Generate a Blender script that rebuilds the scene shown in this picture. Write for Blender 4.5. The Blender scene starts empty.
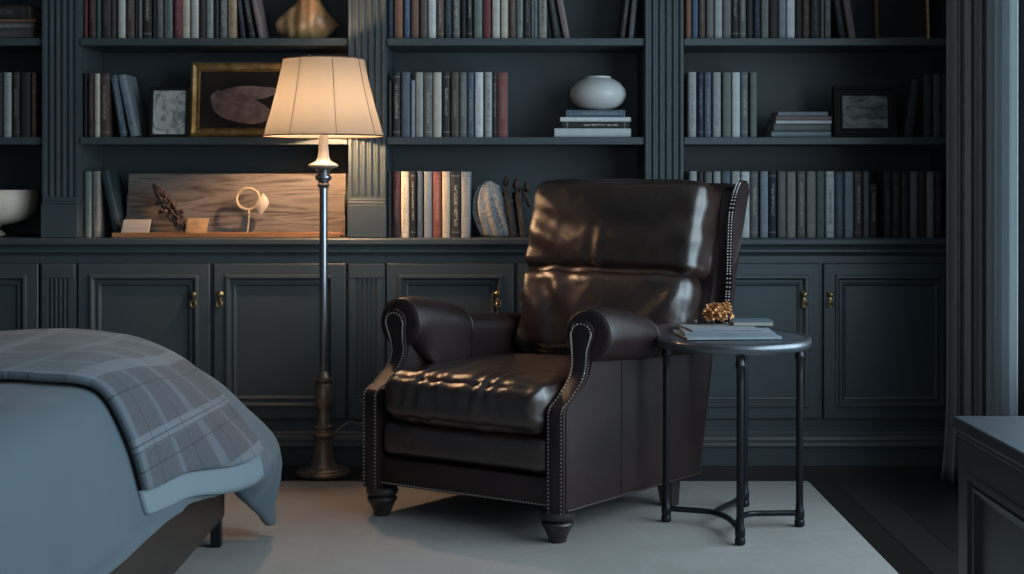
import bpy, bmesh, math, random
from mathutils import Vector, Matrix, noise
PI = math.pi
random.seed(7)
SC = bpy.context.scene
COL = SC.collection
F, HZ, CH = 1450.0, 180.0, 1.131          # focal length (px), horizon row, eye height

# ---------------------------------------------------------------- camera, world, lights, exposure
cam_d = bpy.data.cameras.new('camera'); cam = bpy.data.objects.new('camera', cam_d); COL.objects.link(cam)
cam.location = (0, 0, CH); cam.rotation_euler = (PI/2, 0, 0)
cam_d.sensor_width = 36; cam_d.lens = F/1024*36
cam_d.shift_y = -(287-HZ)/1024
cam_d.clip_start = .05; cam_d.clip_end = 60
SC.camera = cam
SC.view_settings.view_transform = 'Standard'; SC.view_settings.look = 'None'
SC.view_settings.gamma = 1; SC.view_settings.use_curve_mapping = False
SC.view_settings.exposure = 0.0
w = bpy.data.worlds.new('world'); SC.world = w; w.use_nodes = True
w.node_tree.nodes['Background'].inputs[0].default_value = (.62, .75, .85, 1)
w.node_tree.nodes['Background'].inputs[1].default_value = .6

def area(name, loc, rot, sx, sy, power, color, spread=PI):
    l = bpy.data.lights.new(name, 'AREA'); l.shape = 'RECTANGLE'; l.size = sx; l.size_y = sy
    l.energy = power; l.color = color; l.spread = spread
    o = bpy.data.objects.new(name, l); COL.objects.link(o); o.location = loc; o.rotation_euler = rot
    return o
# daylight entering by the window in the right wall (faces into the room); plus an added weak fill light behind the camera
area('window_daylight', (1.90, 2.80, 1.45), (0, PI/2, 0), 2.0, 4.3, 104, (.66, .87, 1.0), 2.75)
area('rear_fill_light', (-.2, -.85, 1.5), (-PI/2, 0, PI), 1.8, 1.6, 2, (.80, .90, 1.0))

# ---------------------------------------------------------------- materials
MATS = {}
def srgb(h):
    h = h.lstrip('#'); c = [int(h[i:i+2], 16)/255 for i in (0, 2, 4)]
    return tuple(((v/12.92) if v <= .04045 else ((v+.055)/1.055)**2.4) for v in c)
def mat(name, color, rough=.5, metal=0.0, bump=0.0, bscale=40.0, var=0.0, vscale=6.0, spec=.5, coat=0.0, stretch=None, voro=False, sheen=0.0):
    m = bpy.data.materials.new(name); m.use_nodes = True
    nt = m.node_tree; b = nt.nodes['Principled BSDF']
    if isinstance(color, str): color = srgb(color)
    b.inputs['Base Color'].default_value = (*color, 1)
    b.inputs['Roughness'].default_value = rough; b.inputs['Metallic'].default_value = metal
    b.inputs['Specular IOR Level'].default_value = spec
    b.inputs['Coat Weight'].default_value = coat; b.inputs['Coat Roughness'].default_value = .3
    if sheen: b.inputs['Sheen Weight'].default_value = sheen
    tc = nt.nodes.new('ShaderNodeTexCoord'); mp = nt.nodes.new('ShaderNodeMapping')
    nt.links.new(tc.outputs['Object'], mp.inputs[0])
    if stretch: mp.inputs['Scale'].default_value = stretch
    if var:
        n = nt.nodes.new('ShaderNodeTexNoise'); n.inputs['Scale'].default_value = vscale; n.inputs['Detail'].default_value = 6
        nt.links.new(mp.outputs[0], n.inputs['Vector'])
        r = nt.nodes.new('ShaderNodeValToRGB')
        r.color_ramp.elements[0].position = .3; r.color_ramp.elements[1].position = .7
        r.color_ramp.elements[0].color = (*[c*(1-var) for c in color], 1)
        r.color_ramp.elements[1].color = (*[min(1, c*(1+var)) for c in color], 1)
        nt.links.new(n.outputs['Fac'], r.inputs[0]); nt.links.new(r.outputs[0], b.inputs['Base Color'])
    if bump:
        if voro:
            n2 = nt.nodes.new('ShaderNodeTexVoronoi'); out = n2.outputs['Distance']
        else:
            n2 = nt.nodes.new('ShaderNodeTexNoise'); n2.inputs['Detail'].default_value = 5; out = n2.outputs['Fac']
        n2.inputs['Scale'].default_value = bscale
        nt.links.new(mp.outputs[0], n2.inputs['Vector'])
        bp = nt.nodes.new('ShaderNodeBump'); bp.inputs['Strength'].default_value = bump; bp.inputs['Distance'].default_value = .004
        nt.links.new(out, bp.inputs['Height']); nt.links.new(bp.outputs[0], b.inputs['Normal'])
    MATS[name] = m
    return m

M_paint = mat('blue_paint', (.062, .081, .090), .42, bump=.05, bscale=30, var=.08, vscale=3)
M_wall = mat('wall_paint', (.06, .075, .085), .8, bump=.05)
M_ceil = mat('ceiling_paint', (.30, .32, .33), .9)
M_leather = mat('leather', (.027, .0145, .0145), .34, bump=.28, bscale=420, var=.35, vscale=5, spec=.42, voro=True)
M_leather_w = mat('worn_leather', (.028, .0130, .0095), .27, bump=.20, bscale=380, var=.45, vscale=7, spec=1.0, voro=True, coat=.3)
M_pipe = mat('leather_piping', (.045, .030, .027), .35)
M_nail = mat('nail_metal', (.55, .52, .48), .28, metal=1)
M_darkwood = mat('dark_turned_wood', (.030, .022, .020), .35, bump=.1, bscale=20, var=.3)
M_blackmetal = mat('black_metal', (.030, .034, .040), .38, metal=.75)
M_tabletop = mat('hammered_metal', (.20, .215, .235), .36, metal=.8, bump=.25, bscale=60, var=.2)
M_pewter = mat('pewter', (.36, .37, .40), .28, metal=1, var=.12)
M_bronze = mat('bronze', (.34, .25, .185), .42, metal=.85, var=.35, vscale=20, bump=.1, bscale=60)
M_ivory = mat('ivory_enamel', (.36, .335, .30), .4)
M_trim = mat('shade_trim', (.10, .06, .045), .7)
M_brass = mat('brass', (.42, .31, .16), .33, metal=1)
M_duvet = mat('duvet_cotton', (.092, .122, .145), .9, bump=.10, bscale=300, var=.05, vscale=4, spec=.2, sheen=.15)
M_hem = mat('throw_hem', (.19, .23, .26), .9, bump=.15, bscale=350, spec=.2)
M_bedwood = mat('bed_wood', (.024, .017, .013), .45, var=.35, vscale=5, stretch=(1, 1, 8))
M_mattress = mat('mattress_ticking', (.10, .13, .16), .9)
M_curtain = mat('curtain_linen', (.34, .32, .31), .95, bump=.3, bscale=500, spec=.1)
M_pages = mat('book_pages', (.40, .36, .29), .9, bump=.2, bscale=10, stretch=(1, 1, 60))
M_white = mat('white_ceramic', (.62, .62, .60), .35, var=.05)
M_cream = mat('cream_ceramic', (.74, .60, .48), .5, var=.06)
M_gold = mat('gilt', (.50, .32, .13), .45, metal=.6, var=.35, vscale=30, bump=.2, bscale=60)
M_blackframe = mat('black_frame', (.012, .011, .010), .6, spec=.3)
M_mount = mat('picture_mount', (.42, .42, .39), .8)
M_paper = mat('paper', (.25, .285, .32), .75, var=.12, vscale=12)
M_paper2 = mat('blue_cover', (.12, .17, .22), .5, var=.1)
M_rope = mat('rope', (.46, .36, .24), .9, bump=.5, bscale=200)
M_shell = mat('pale_shell', (.55, .45, .36), .5, var=.15)
M_amber = mat('amber_glaze', (.56, .32, .15), .40, var=.5, vscale=14, bump=.35, bscale=35, coat=.4)
M_copper = mat('copper_flakes', (.62, .30, .12), .35, metal=.55, var=.4, vscale=60)
M_twig = mat('dark_seed', (.080, .046, .036), .6, var=.4, vscale=40)
M_greyshell = mat('grey_fossil', (.30, .315, .32), .6, var=.5, vscale=90, bump=.5, bscale=60)
M_glaze = mat('window_frame_paint', (.18, .21, .22), .5)
M_cable = mat('cable', (.30, .22, .16), .5)

def nodes(m): return m.node_tree, m.node_tree.nodes, m.node_tree.links
def N(nt, t, **k):
    n = nt.nodes.new(t)
    for a, v in k.items(): setattr(n, a, v)
    return n
def mth(nt, op, a, b=None, c=None):
    n = N(nt, 'ShaderNodeMath', operation=op)
    for i, v in enumerate((a, b, c)):
        if v is None: continue
        if isinstance(v, (int, float)): n.inputs[i].default_value = v
        else: nt.links.new(v, n.inputs[i])
    return n.outputs[0]
def mixc(nt, f, a, b):
    n = N(nt, 'ShaderNodeMix', data_type='RGBA')
    for s, v in (('Factor', f), ('A', a), ('B', b)):
        i = [q for q in n.inputs if q.name == s and (q.type == 'RGBA' if s != 'Factor' else q.type == 'VALUE')][0]
        if isinstance(v, (int, float)): i.default_value = v
        elif isinstance(v, tuple): i.default_value = (*v[:3], 1)
        else: nt.links.new(v, i)
    return [q for q in n.outputs if q.type == 'RGBA'][0]

# floor boards
def make_floor_mat():
    m = mat('dark_floorboards', (.022, .018, .017), .32, bump=.1, bscale=12, stretch=(1, 6, 1), spec=.4)
    nt, ns, lk = nodes(m); b = ns['Principled BSDF']
    tc = N(nt, 'ShaderNodeTexCoord'); sp = N(nt, 'ShaderNodeSeparateXYZ'); lk.new(tc.outputs['Object'], sp.inputs[0])
    yy = mth(nt, 'MULTIPLY', sp.outputs[0], 7.5); fr = mth(nt, 'FRACT', yy); fl = mth(nt, 'FLOOR', yy)
    wn = N(nt, 'ShaderNodeTexWhiteNoise', noise_dimensions='1D'); lk.new(fl, wn.inputs['W'])
    gap = mth(nt, 'LESS_THAN', fr, .03)
    c = mixc(nt, wn.outputs[0], (.016, .013, .012), (.032, .025, .022)); c = mixc(nt, gap, c, (.004, .004, .004))
    lk.new(c, b.inputs['Base Color']); return m
M_floor = make_floor_mat()

def make_rug_mat():
    m = mat('wool_rug', (.36, .35, .345), .95, bump=.5, bscale=260, spec=.1)
    nt, ns, lk = nodes(m); b = ns['Principled BSDF']
    tc = N(nt, 'ShaderNodeTexCoord')
    n1 = N(nt, 'ShaderNodeTexNoise'); n1.inputs['Scale'].default_value = 2.2; n1.inputs['Detail'].default_value = 8; lk.new(tc.outputs['Object'], n1.inputs['Vector'])
    v = N(nt, 'ShaderNodeTexVoronoi', feature='DISTANCE_TO_EDGE'); v.inputs['Scale'].default_value = 3.0; lk.new(tc.outputs['Object'], v.inputs['Vector'])
    ln = mth(nt, 'LESS_THAN', v.outputs['Distance'], .02)
    r = N(nt, 'ShaderNodeValToRGB'); r.color_ramp.elements[0].position = .35; r.color_ramp.elements[1].position = .65
    r.color_ramp.elements[0].color = (.335, .312, .295, 1); r.color_ramp.elements[1].color = (.395, .37, .35, 1)
    lk.new(n1.outputs['Fac'], r.inputs[0])
    c = mixc(nt, mth(nt, 'MULTIPLY', ln, .10), r.outputs[0], (.47, .46, .45)); lk.new(c, b.inputs['Base Color'])
    return m
M_rug = make_rug_mat()

def make_book_mat():
    m = mat('book_cloth', (.2, .2, .2), .65, bump=.1, bscale=500)
    nt, ns, lk = nodes(m); b = ns['Principled BSDF']
    oi = N(nt, 'ShaderNodeObjectInfo'); tc = N(nt, 'ShaderNodeTexCoord'); sp = N(nt, 'ShaderNodeSeparateXYZ')
    lk.new(tc.outputs['Generated'], sp.inputs[0])
    x, y, z = sp.outputs
    mp = N(nt, 'ShaderNodeMapping'); mp.inputs['Scale'].default_value = (420, 0, 170); lk.new(tc.outputs['Object'], mp.inputs[0])
    off = mth(nt, 'MULTIPLY', oi.outputs['Random'], 31.0)
    n = N(nt, 'ShaderNodeTexNoise', noise_dimensions='4D'); n.inputs['Scale'].default_value = 1; n.inputs['Detail'].default_value = 1
    lk.new(mp.outputs[0], n.inputs['Vector']); lk.new(off, n.inputs['W'])
    let = mth(nt, 'GREATER_THAN', n.outputs['Fac'], .52)
    mx = mth(nt, 'MULTIPLY', mth(nt, 'GREATER_THAN', x, .34), mth(nt, 'LESS_THAN', x, .68))
    lo = mth(nt, 'ADD', .12, mth(nt, 'MULTIPLY', oi.outputs['Random'], .22)); hi = mth(nt, 'SUBTRACT', .9, mth(nt, 'MULTIPLY', mth(nt, 'FRACT', off), .22))
    mz = mth(nt, 'MULTIPLY', mth(nt, 'GREATER_THAN', z, lo), mth(nt, 'LESS_THAN', z, hi))
    fr = mth(nt, 'LESS_THAN', y, .5)
    a = mth(nt, 'MULTIPLY', mth(nt, 'MULTIPLY', let, mx), mth(nt, 'MULTIPLY', mz, fr))
    a = mth(nt, 'MULTIPLY', a, oi.outputs['Alpha'])
    bw = N(nt, 'ShaderNodeRGBToBW'); lk.new(oi.outputs['Color'], bw.inputs[0])
    inv = mixc(nt, mth(nt, 'GREATER_THAN', bw.outputs[0], .16), (.42, .40, .34), (.05, .05, .055))
    # head and tail bands
    e = mth(nt, 'ADD', mth(nt, 'LESS_THAN', mth(nt, 'ABSOLUTE', mth(nt, 'SUBTRACT', z, .08)), .008), mth(nt, 'LESS_THAN', mth(nt, 'ABSOLUTE', mth(nt, 'SUBTRACT', z, .93)), .008))
    a2 = mth(nt, 'MULTIPLY', mth(nt, 'MULTIPLY', e, oi.outputs['Alpha']), .5)
    c = mixc(nt, a, oi.outputs['Color'], inv); c = mixc(nt, a2, c, inv)
    n3 = N(nt, 'ShaderNodeTexNoise'); n3.inputs['Scale'].default_value = 25; lk.new(tc.outputs['Object'], n3.inputs['Vector'])
    mm = N(nt, 'ShaderNodeHueSaturation'); lk.new(c, mm.inputs['Color']); lk.new(mth(nt, 'ADD', .75, mth(nt, 'MULTIPLY', n3.outputs['Fac'], .5)), mm.inputs['Value'])
    lk.new(mm.outputs[0], b.inputs['Base Color'])
    return m
M_book = make_book_mat()

def make_shade_mat():
    m = bpy.data.materials.new('lamp_shade_fabric'); m.use_nodes = True
    nt, ns, lk = nodes(m); ns.clear()
    out = N(nt, 'ShaderNodeOutputMaterial'); tr = N(nt, 'ShaderNodeBsdfTranslucent'); df = N(nt, 'ShaderNodeBsdfDiffuse'); mx = N(nt, 'ShaderNodeMixShader')
    tc = N(nt, 'ShaderNodeTexCoord'); wv = N(nt, 'ShaderNodeTexNoise'); wv.inputs['Scale'].default_value = 1
    mp = N(nt, 'ShaderNodeMapping'); mp.inputs['Scale'].default_value = (260, 260, 25); lk.new(tc.outputs['Object'], mp.inputs[0]); lk.new(mp.outputs[0], wv.inputs['Vector'])
    c = mixc(nt, wv.outputs['Fac'], (.064, .063, .057), (.084, .083, .077)); lk.new(c, tr.inputs[0])
    df.inputs[0].default_value = (.30, .285, .26, 1); mx.inputs[0].default_value = .45
    lk.new(tr.outputs[0], mx.inputs[1]); lk.new(df.outputs[0], mx.inputs[2]); lk.new(mx.outputs[0], out.inputs[0])
    return m
M_shade = make_shade_mat()
def make_sheer():
    m = bpy.data.materials.new('sheer_voile'); m.use_nodes = True
    nt, ns, lk = nodes(m); ns.clear()
    out = N(nt, 'ShaderNodeOutputMaterial'); tr = N(nt, 'ShaderNodeBsdfTranslucent'); df = N(nt, 'ShaderNodeBsdfDiffuse'); mx = N(nt, 'ShaderNodeMixShader')
    tr.inputs[0].default_value = (.55, .60, .62, 1); df.inputs[0].default_value = (.6, .64, .66, 1); mx.inputs[0].default_value = .5
    lk.new(tr.outputs[0], mx.inputs[1]); lk.new(df.outputs[0], mx.inputs[2]); lk.new(mx.outputs[0], out.inputs[0])
    return m
M_sheer = make_sheer()
def make_bulb():
    m = bpy.data.materials.new('bulb_glow'); m.use_nodes = True
    b = m.node_tree.nodes['Principled BSDF']; b.inputs['Emission Color'].default_value = (1, .60, .33, 1); b.inputs['Emission Strength'].default_value = 860
    return m
M_bulb = make_bulb()

def make_throw_mat():
    m = mat('plaid_wool', (.2, .2, .2), .95, bump=.4, bscale=420, spec=.1, sheen=.2)
    nt, ns, lk = nodes(m); b = ns['Principled BSDF']
    uv = N(nt, 'ShaderNodeUVMap'); uv.uv_map = 'UVMap'; sp = N(nt, 'ShaderNodeSeparateXYZ'); lk.new(uv.outputs[0], sp.inputs[0])
    u, v = sp.outputs[0], sp.outputs[1]       # u across the throw (m), v along it (m)
    def bands(c, lst):
        o = None
        for a0, a1 in lst:
            k = mth(nt, 'MULTIPLY', mth(nt, 'GREATER_THAN', c, a0), mth(nt, 'LESS_THAN', c, a1))
            o = k if o is None else mth(nt, 'MAXIMUM', o, k)
        return o
    pu = mth(nt, 'MULTIPLY', mth(nt, 'FRACT', mth(nt, 'DIVIDE', mth(nt, 'ADD', u, .1), .50)), .50); pv = mth(nt, 'MULTIPLY', mth(nt, 'FRACT', mth(nt, 'DIVIDE', mth(nt, 'ADD', v, .05), .38)), .38)
    bu = bands(pu, [(.0, .06), (.25, .29)]); bv = bands(pv, [(.0, .05), (.21, .245)])
    tu = bands(pu, [(.14, .146), (.255, .261), (.39, .396)]); tv = bands(pv, [(.225, .229), (.24, .244), (.285, .289), (.10, .104)])
    c = mixc(nt, 0.0, (.080, .085, .098), (.1, .1, .1))
    c = mixc(nt, mth(nt, 'MULTIPLY', bu, .65), c, (.14, .165, .19))
    c = mixc(nt, mth(nt, 'MULTIPLY', bv, .70), c, (.175, .20, .225))
    c = mixc(nt, mth(nt, 'MULTIPLY', mth(nt, 'MAXIMUM', tu, tv), .7), c, (.035, .038, .045))
    n = N(nt, 'ShaderNodeTexNoise'); n.inputs['Scale'].default_value = 700; lk.new(uv.outputs[0], n.inputs['Vector'])
    hs = N(nt, 'ShaderNodeHueSaturation'); lk.new(c, hs.inputs['Color']); lk.new(mth(nt, 'ADD', .7, mth(nt, 'MULTIPLY', n.outputs['Fac'], .6)), hs.inputs['Value'])
    lk.new(hs.outputs[0], b.inputs['Base Color']); return m
M_throw = make_throw_mat()

def make_art(name, bg, stops, scale, dist, seed=0.0, rough=.5, stretch=(1, 1, 1)):
    m = mat(name, bg, rough)
    nt, ns, lk = nodes(m); b = ns['Principled BSDF']
    tc = N(nt, 'ShaderNodeTexCoord'); mp = N(nt, 'ShaderNodeMapping'); mp.inputs['Scale'].default_value = stretch; mp.inputs['Location'].default_value = (seed, seed, seed)
    lk.new(tc.outputs['Object'], mp.inputs[0])
    n = N(nt, 'ShaderNodeTexNoise'); n.inputs['Scale'].default_value = scale; n.inputs['Distortion'].default_value = dist; n.inputs['Detail'].default_value = 6
    lk.new(mp.outputs[0], n.inputs['Vector'])
    r = N(nt, 'ShaderNodeValToRGB'); els = r.color_ramp.elements
    while len(els) < len(stops): els.new(.5)
    for e, (p, c) in zip(els, stops): e.position = p; e.color = (*c, 1)
    lk.new(n.outputs['Fac'], r.inputs[0]); lk.new(r.outputs[0], b.inputs['Base Color'])
    return m
M_sketch = make_art('pencil_sketch', (.4, .4, .38), [(.38, (.30, .31, .30)), (.48, (.62, .62, .58)), (.62, (.74, .73, .69))], 22, 1.5, stretch=(1, 1, .8))
M_dimprint = make_art('grey_landscape_print', (.2, .2, .2), [(.35, (.06, .06, .055)), (.5, (.20, .20, .18)), (.62, (.30, .30, .27))], 14, 1.0, 4, stretch=(1, 1, 2.2))
M_board = make_art('weathered_board', (.3, .2, .15), [(.30, (.05, .040, .034)), (.44, (.155, .127, .110)), (.58, (.215, .180, .155)), (.70, (.09, .075, .066))], 3.6, 2.4, 2.0, .6, stretch=(.8, 1, 6.5))
M_oil = mat('oil_painting_ground', (.022, .014, .012), .7, var=.4, vscale=10)
M_oilshape = mat('painted_pink_form', (.36, .25, .235), .5, var=.55, vscale=16, bump=.3, bscale=40)
M_ledge = mat('orange_wood', (.30, .14, .065), .45, var=.3, vscale=6, stretch=(1, 1, 6))

# ---------------------------------------------------------------- mesh helpers (all shapes are authored in world metres)
def W(x, y, Y): return Vector(((x-512)*Y/F, Y, CH-(y-HZ)*Y/F))
def XX(x, Y): return (x-512)*Y/F
def ZZ(y, Y): return CH-(y-HZ)*Y/F

def link(name, bm, m, parent=None, origin=None, smooth=False, angle=40, color=None):
    bmesh.ops.recalc_face_normals(bm, faces=bm.faces[:])
    me = bpy.data.meshes.new(name)
    org = Vector(origin) if origin is not None else Vector((0, 0, 0))
    if parent is not None:
        pw = Vector(parent.get('_w', (0, 0, 0)))
        if origin is None: org = pw
    elif origin is None:
        xs = [v.co for v in bm.verts]
        org = Vector(((min(c.x for c in xs)+max(c.x for c in xs))/2, (min(c.y for c in xs)+max(c.y for c in xs))/2, min(c.z for c in xs)))
    for v in bm.verts: v.co -= org
    bm.to_mesh(me); bm.free()
    for p in me.polygons: p.use_smooth = smooth
    if smooth:
        for e_ in (): pass
        try: me.set_sharp_from_angle(angle=math.radians(angle))
        except Exception: pass
    me.materials.append(m)
    o = bpy.data.objects.new(name, me); COL.objects.link(o)
    o['_w'] = tuple(org)
    if parent is not None:
        o.parent = parent; o.location = org-Vector(parent['_w'])
    else: o.location = org
    if color: o.color = color
    return o
def root(name, loc, label, cat, group=None):
    o = bpy.data.objects.new(name, None); COL.objects.link(o); o.location = loc; o['_w'] = tuple(loc)
    o.empty_display_size = .05
    o['label'] = label; o['category'] = cat
    if group: o['group'] = group
    return o
def tag(o, label, cat, group=None):
    o['label'] = label; o['category'] = cat
    if group: o['group'] = group
    return o
def struct(o): o['kind'] = 'structure'; return o

def box(bm, x0, x1, y0, y1, z0, z1, bev=0.0, seg=2, M=None):
    r = bmesh.ops.create_cube(bm, size=1)
    vs = r['verts']
    for v in vs:
        v.co = Vector(((x0+x1)/2+v.co.x*(x1-x0), (y0+y1)/2+v.co.y*(y1-y0), (z0+z1)/2+v.co.z*(z1-z0)))
    if bev:
        es = list({e for v in vs for e in v.link_edges})
        rr = bmesh.ops.bevel(bm, geom=es, offset=bev, segments=seg, affect='EDGES', profile=.5)
        vs = list({v for f in rr['faces'] for v in f.verts} | {v for v in vs if v.is_valid})
    if M is not None:
        for v in vs: v.co = M @ v.co
    return vs
def BX(*a, **k):
    bm = bmesh.new(); box(bm, *a, **k); return bm
def lathe(bm, prof, cx, cy, n=32, z0=0.0, rib=0, ribd=0.0, M=None, cap=True):
    rings = []
    for r, z in prof:
        ring = []
        for i in range(n):
            a = 2*PI*i/n; rr = r*(1+ribd*math.cos(rib*a)) if rib else r
            p = Vector((rr*math.cos(a), rr*math.sin(a), z))
            if M is not None: p = M @ p
            ring.append(bm.verts.new(p+Vector((cx, cy, z0))))
        rings.append(ring)
    for a, b in zip(rings, rings[1:]):
        for i in range(n): bm.faces.new((a[i], a[(i+1) % n], b[(i+1) % n], b[i]))
    if cap: bm.faces.new(rings[0]); bm.faces.new(rings[-1])
    return bm
def tube(bm, pts, r, n=10, closed=False, cap=True):
    pts = [Vector(p) for p in pts]; m = len(pts)
    rs = r if isinstance(r, (list, tuple)) else [r]*m
    rings = []; up = None
    for i, p in enumerate(pts):
        if closed: t = (pts[(i+1) % m]-pts[i-1]).normalized()
        else: t = (pts[min(i+1, m-1)]-pts[max(i-1, 0)]).normalized()
        if up is None:
            up = Vector((0, 0, 1)) if abs(t.z) < .9 else Vector((1, 0, 0))
        s = t.cross(up)
        if s.length < 1e-5: s = t.orthogonal()
        s.normalize(); up = s.cross(t).normalized()
        rings.append([bm.verts.new(p+rs[i]*(s*math.cos(2*PI*k/n)+up*math.sin(2*PI*k/n))) for k in range(n)])
    prs = list(zip(rings, rings[1:]))
    if closed: prs.append((rings[-1], rings[0]))
    for a, b in prs:
        for k in range(n): bm.faces.new((a[k], a[(k+1) % n], b[(k+1) % n], b[k]))
    if cap and not closed: bm.faces.new(rings[0]); bm.faces.new(rings[-1])
    return bm
def smoothpts(pts, k=6, closed=False):
    pts = [Vector(p) for p in pts]; out = []; n = len(pts)
    rng = range(n if closed else n-1)
    for i in rng:
        if closed: p0, p1, p2, p3 = pts[i-1], pts[i], pts[(i+1) % n], pts[(i+2) % n]
        else: p0, p1, p2, p3 = pts[max(i-1, 0)], pts[i], pts[i+1], pts[min(i+2, n-1)]
        for j in range(k):
            t = j/k
            out.append(.5*((2*p1)+(p2-p0)*t+(2*p0-5*p1+4*p2-p3)*t*t+(3*p1-p0-3*p2+p3)*t**3))
    if not closed: out.append(pts[-1])
    return out
def prism(bm, poly, fn, a, b):
    """poly: 2-D outline; fn(p, t) -> world point; extruded from t=a to t=b"""
    A = [bm.verts.new(fn(p, a)) for p in poly]; B = [bm.verts.new(fn(p, b)) for p in poly]; n = len(poly)
    for i in range(n): bm.faces.new((A[i], A[(i+1) % n], B[(i+1) % n], B[i]))
    bm.faces.new(A); bm.faces.new(B)
    return A+B
def grid(bm, fn, nu, nv, closeu=False):
    V = [[bm.verts.new(fn(i/(nu if closeu else nu-1), j/(nv-1))) for j in range(nv)] for i in range(nu)]
    for i in range(nu if closeu else nu-1):
        for j in range(nv-1):
            bm.faces.new((V[i][j], V[(i+1) % nu][j], V[(i+1) % nu][j+1], V[i][j+1]))
    return V
def rframe(bm, x0, x1, z0, z1, yb, prof, center=True):
    """nested rectangular rings facing -Y: prof = [(inset, y)], used for panelled doors and picture frames"""
    rings = []
    for ins, y in prof:
        rings.append([bm.verts.new((a, y, c)) for a, c in ((x0+ins, z0+ins), (x1-ins, z0+ins), (x1-ins, z1-ins), (x0+ins, z1-ins))])
    for a, b in zip(rings, rings[1:]):
        for i in range(4): bm.faces.new((a[i], a[(i+1) % 4], b[(i+1) % 4], b[i]))
    if center: bm.faces.new(rings[-1])
    return rings

# ================================================================ THE ROOM
XL, XR, YF, YB, ZC = -3.0, 1.80, -1.0, 6.14, 2.75
UF, BF = 5.78, 5.754                 # front planes of the upper shelves and of the base cabinets
struct(link('floor', BX(XL-.1, XR+.25, YF-.1, YB+.1, -.06, 0), M_floor))
struct(link('ceiling', BX(XL-.1, XR+.25, YF-.1, YB+.1, ZC, ZC+.08), M_ceil))
struct(link('wall_back', BX(XL-.1, XR+.25, YB, YB+.1, 0, ZC), M_wall))
struct(link('wall_left', BX(XL-.1, XL, YF, YB, 0, ZC), M_wall))
bm = bmesh.new()                      # right wall around its window
WY0, WY1, WZ0, WZ1 = .55, 5.05, .40, 2.45
box(bm, XR, XR+.2, YF, WY0, 0, ZC); box(bm, XR, XR+.2, WY1, YB, 0, ZC)
box(bm, XR, XR+.2, WY0, WY1, 0, WZ0); box(bm, XR, XR+.2, WY0, WY1, WZ1, ZC)
struct(link('wall_right', bm, M_wall))
bm = bmesh.new()                      # wall behind the camera around its window
box(bm, XL, -1.3, YF-.1, YF, 0, ZC); box(bm, 1.0, XR, YF-.1, YF, 0, ZC)
box(bm, -1.3, 1.0, YF-.1, YF, 0, .7); box(bm, -1.3, 1.0, YF-.1, YF, 2.3, ZC)
struct(link('wall_front', bm, M_wall))
bm = bmesh.new()
for y0, y1 in ((WY0, WY0+.05), (WY1-.05, WY1), (1.80, 1.84), (3.06, 3.10)): box(bm, XR+.12, XR+.16, y0, y1, WZ0, WZ1, .004)
for z0, z1 in ((WZ0, WZ0+.05), (WZ1-.05, WZ1), (1.40, 1.43)): box(bm, XR+.12, XR+.16, WY0, WY1, z0, z1, .004)
struct(link('window_1', bm, M_glaze))

# ================================================================ BOOKCASE
bays = [(-2.98, XX(40, BF), 'far left'), (XX(78, BF), XX(347, BF), 'left'), (XX(386, BF), XX(645, BF), 'middle'), (XX(685, BF), XX(957, BF), 'right')]
pil = [(XX(40, BF), XX(78, BF)), (XX(347, BF), XX(386, BF)), (XX(645, BF), XX(685, BF)), (XX(957, BF), 1.795)]
ZS = [1.302, 1.697, 2.10]            # shelf tops above the counter
ZCNT = .901
names = ['far left bay behind the bed head', 'bay behind the floor lamp', 'middle bay behind the armchair', 'right bay next to the curtain']
def flutes(x0, x1, yf, n, d, m=.012):
    """plan outline with n hollow flutes on the -Y face"""
    pts = [(x1, yf+.04), (x0, yf+.04), (x0, yf)]
    wd = (x1-x0-2*m)/n
    for i in range(n):
        a = x0+m+i*wd
        for k in range(0, 9):
            t = k/8; pts.append((a+wd*(.14+.72*t), yf+d*math.sin(PI*t)))
    pts.append((x1, yf)); return pts
bays_root = []
for i, (x0, x1, nm) in enumerate(bays):
    R = root('bookcase', ((x0+x1)/2, UF, ZCNT), 'dark blue painted open bookcase, the %s' % names[i], 'bookcase', None); bays_root.append(R)
    px0, px1 = pil[i]
    if i < 3: sx1 = px1
    else: sx1 = 1.795
    link('back_panel', BX(x0, x1, YB-.03, YB-.005, ZCNT, ZC-.02), M_paint, R)
    for k, z in enumerate(ZS):
        bm = bmesh.new(); box(bm, x0, x1, UF, YB-.03, z-.030, z, .003)
        link('shelf', bm, M_paint, R)
    link('side_panel', BX(px0+.001, px0+.018, UF+.02, YB-.03, ZCNT, ZC-.02), M_paint, R)
    if i < 3: link('side_panel', BX(px1-.018, px1-.001, UF+.02, YB-.03, ZCNT, ZC-.02), M_paint, R)
    link('cornice', BX(x0, x1, UF-.01, UF+.05, 2.55, ZC-.005, .004), M_paint, R)
    # fluted pilaster on the right hand side of this bay
    bm = bmesh.new()
    zt = ZCNT+.133
    prism(bm, flutes(px0+.004, px1-.004, UF-.012, 5, .011, .008), lambda p, t: Vector((p[0], p[1], t)), zt+.03, 2.6)
    box(bm, px0+.001, px1-.001, UF-.024, UF+.02, ZCNT+.001, zt, .003)
    box(bm, px0+.003, px1-.003, UF-.020, UF+.02, zt, zt+.012, .004)
    box(bm, px0+.004, px1-.004, UF-.016, UF+.02, zt+.012, zt+.022, .003)
    box(bm, px0+.004, px1-.004, UF-.012, UF+.02, zt+.022, zt+.032)
    link('pilaster', bm, M_paint, R)

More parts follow.
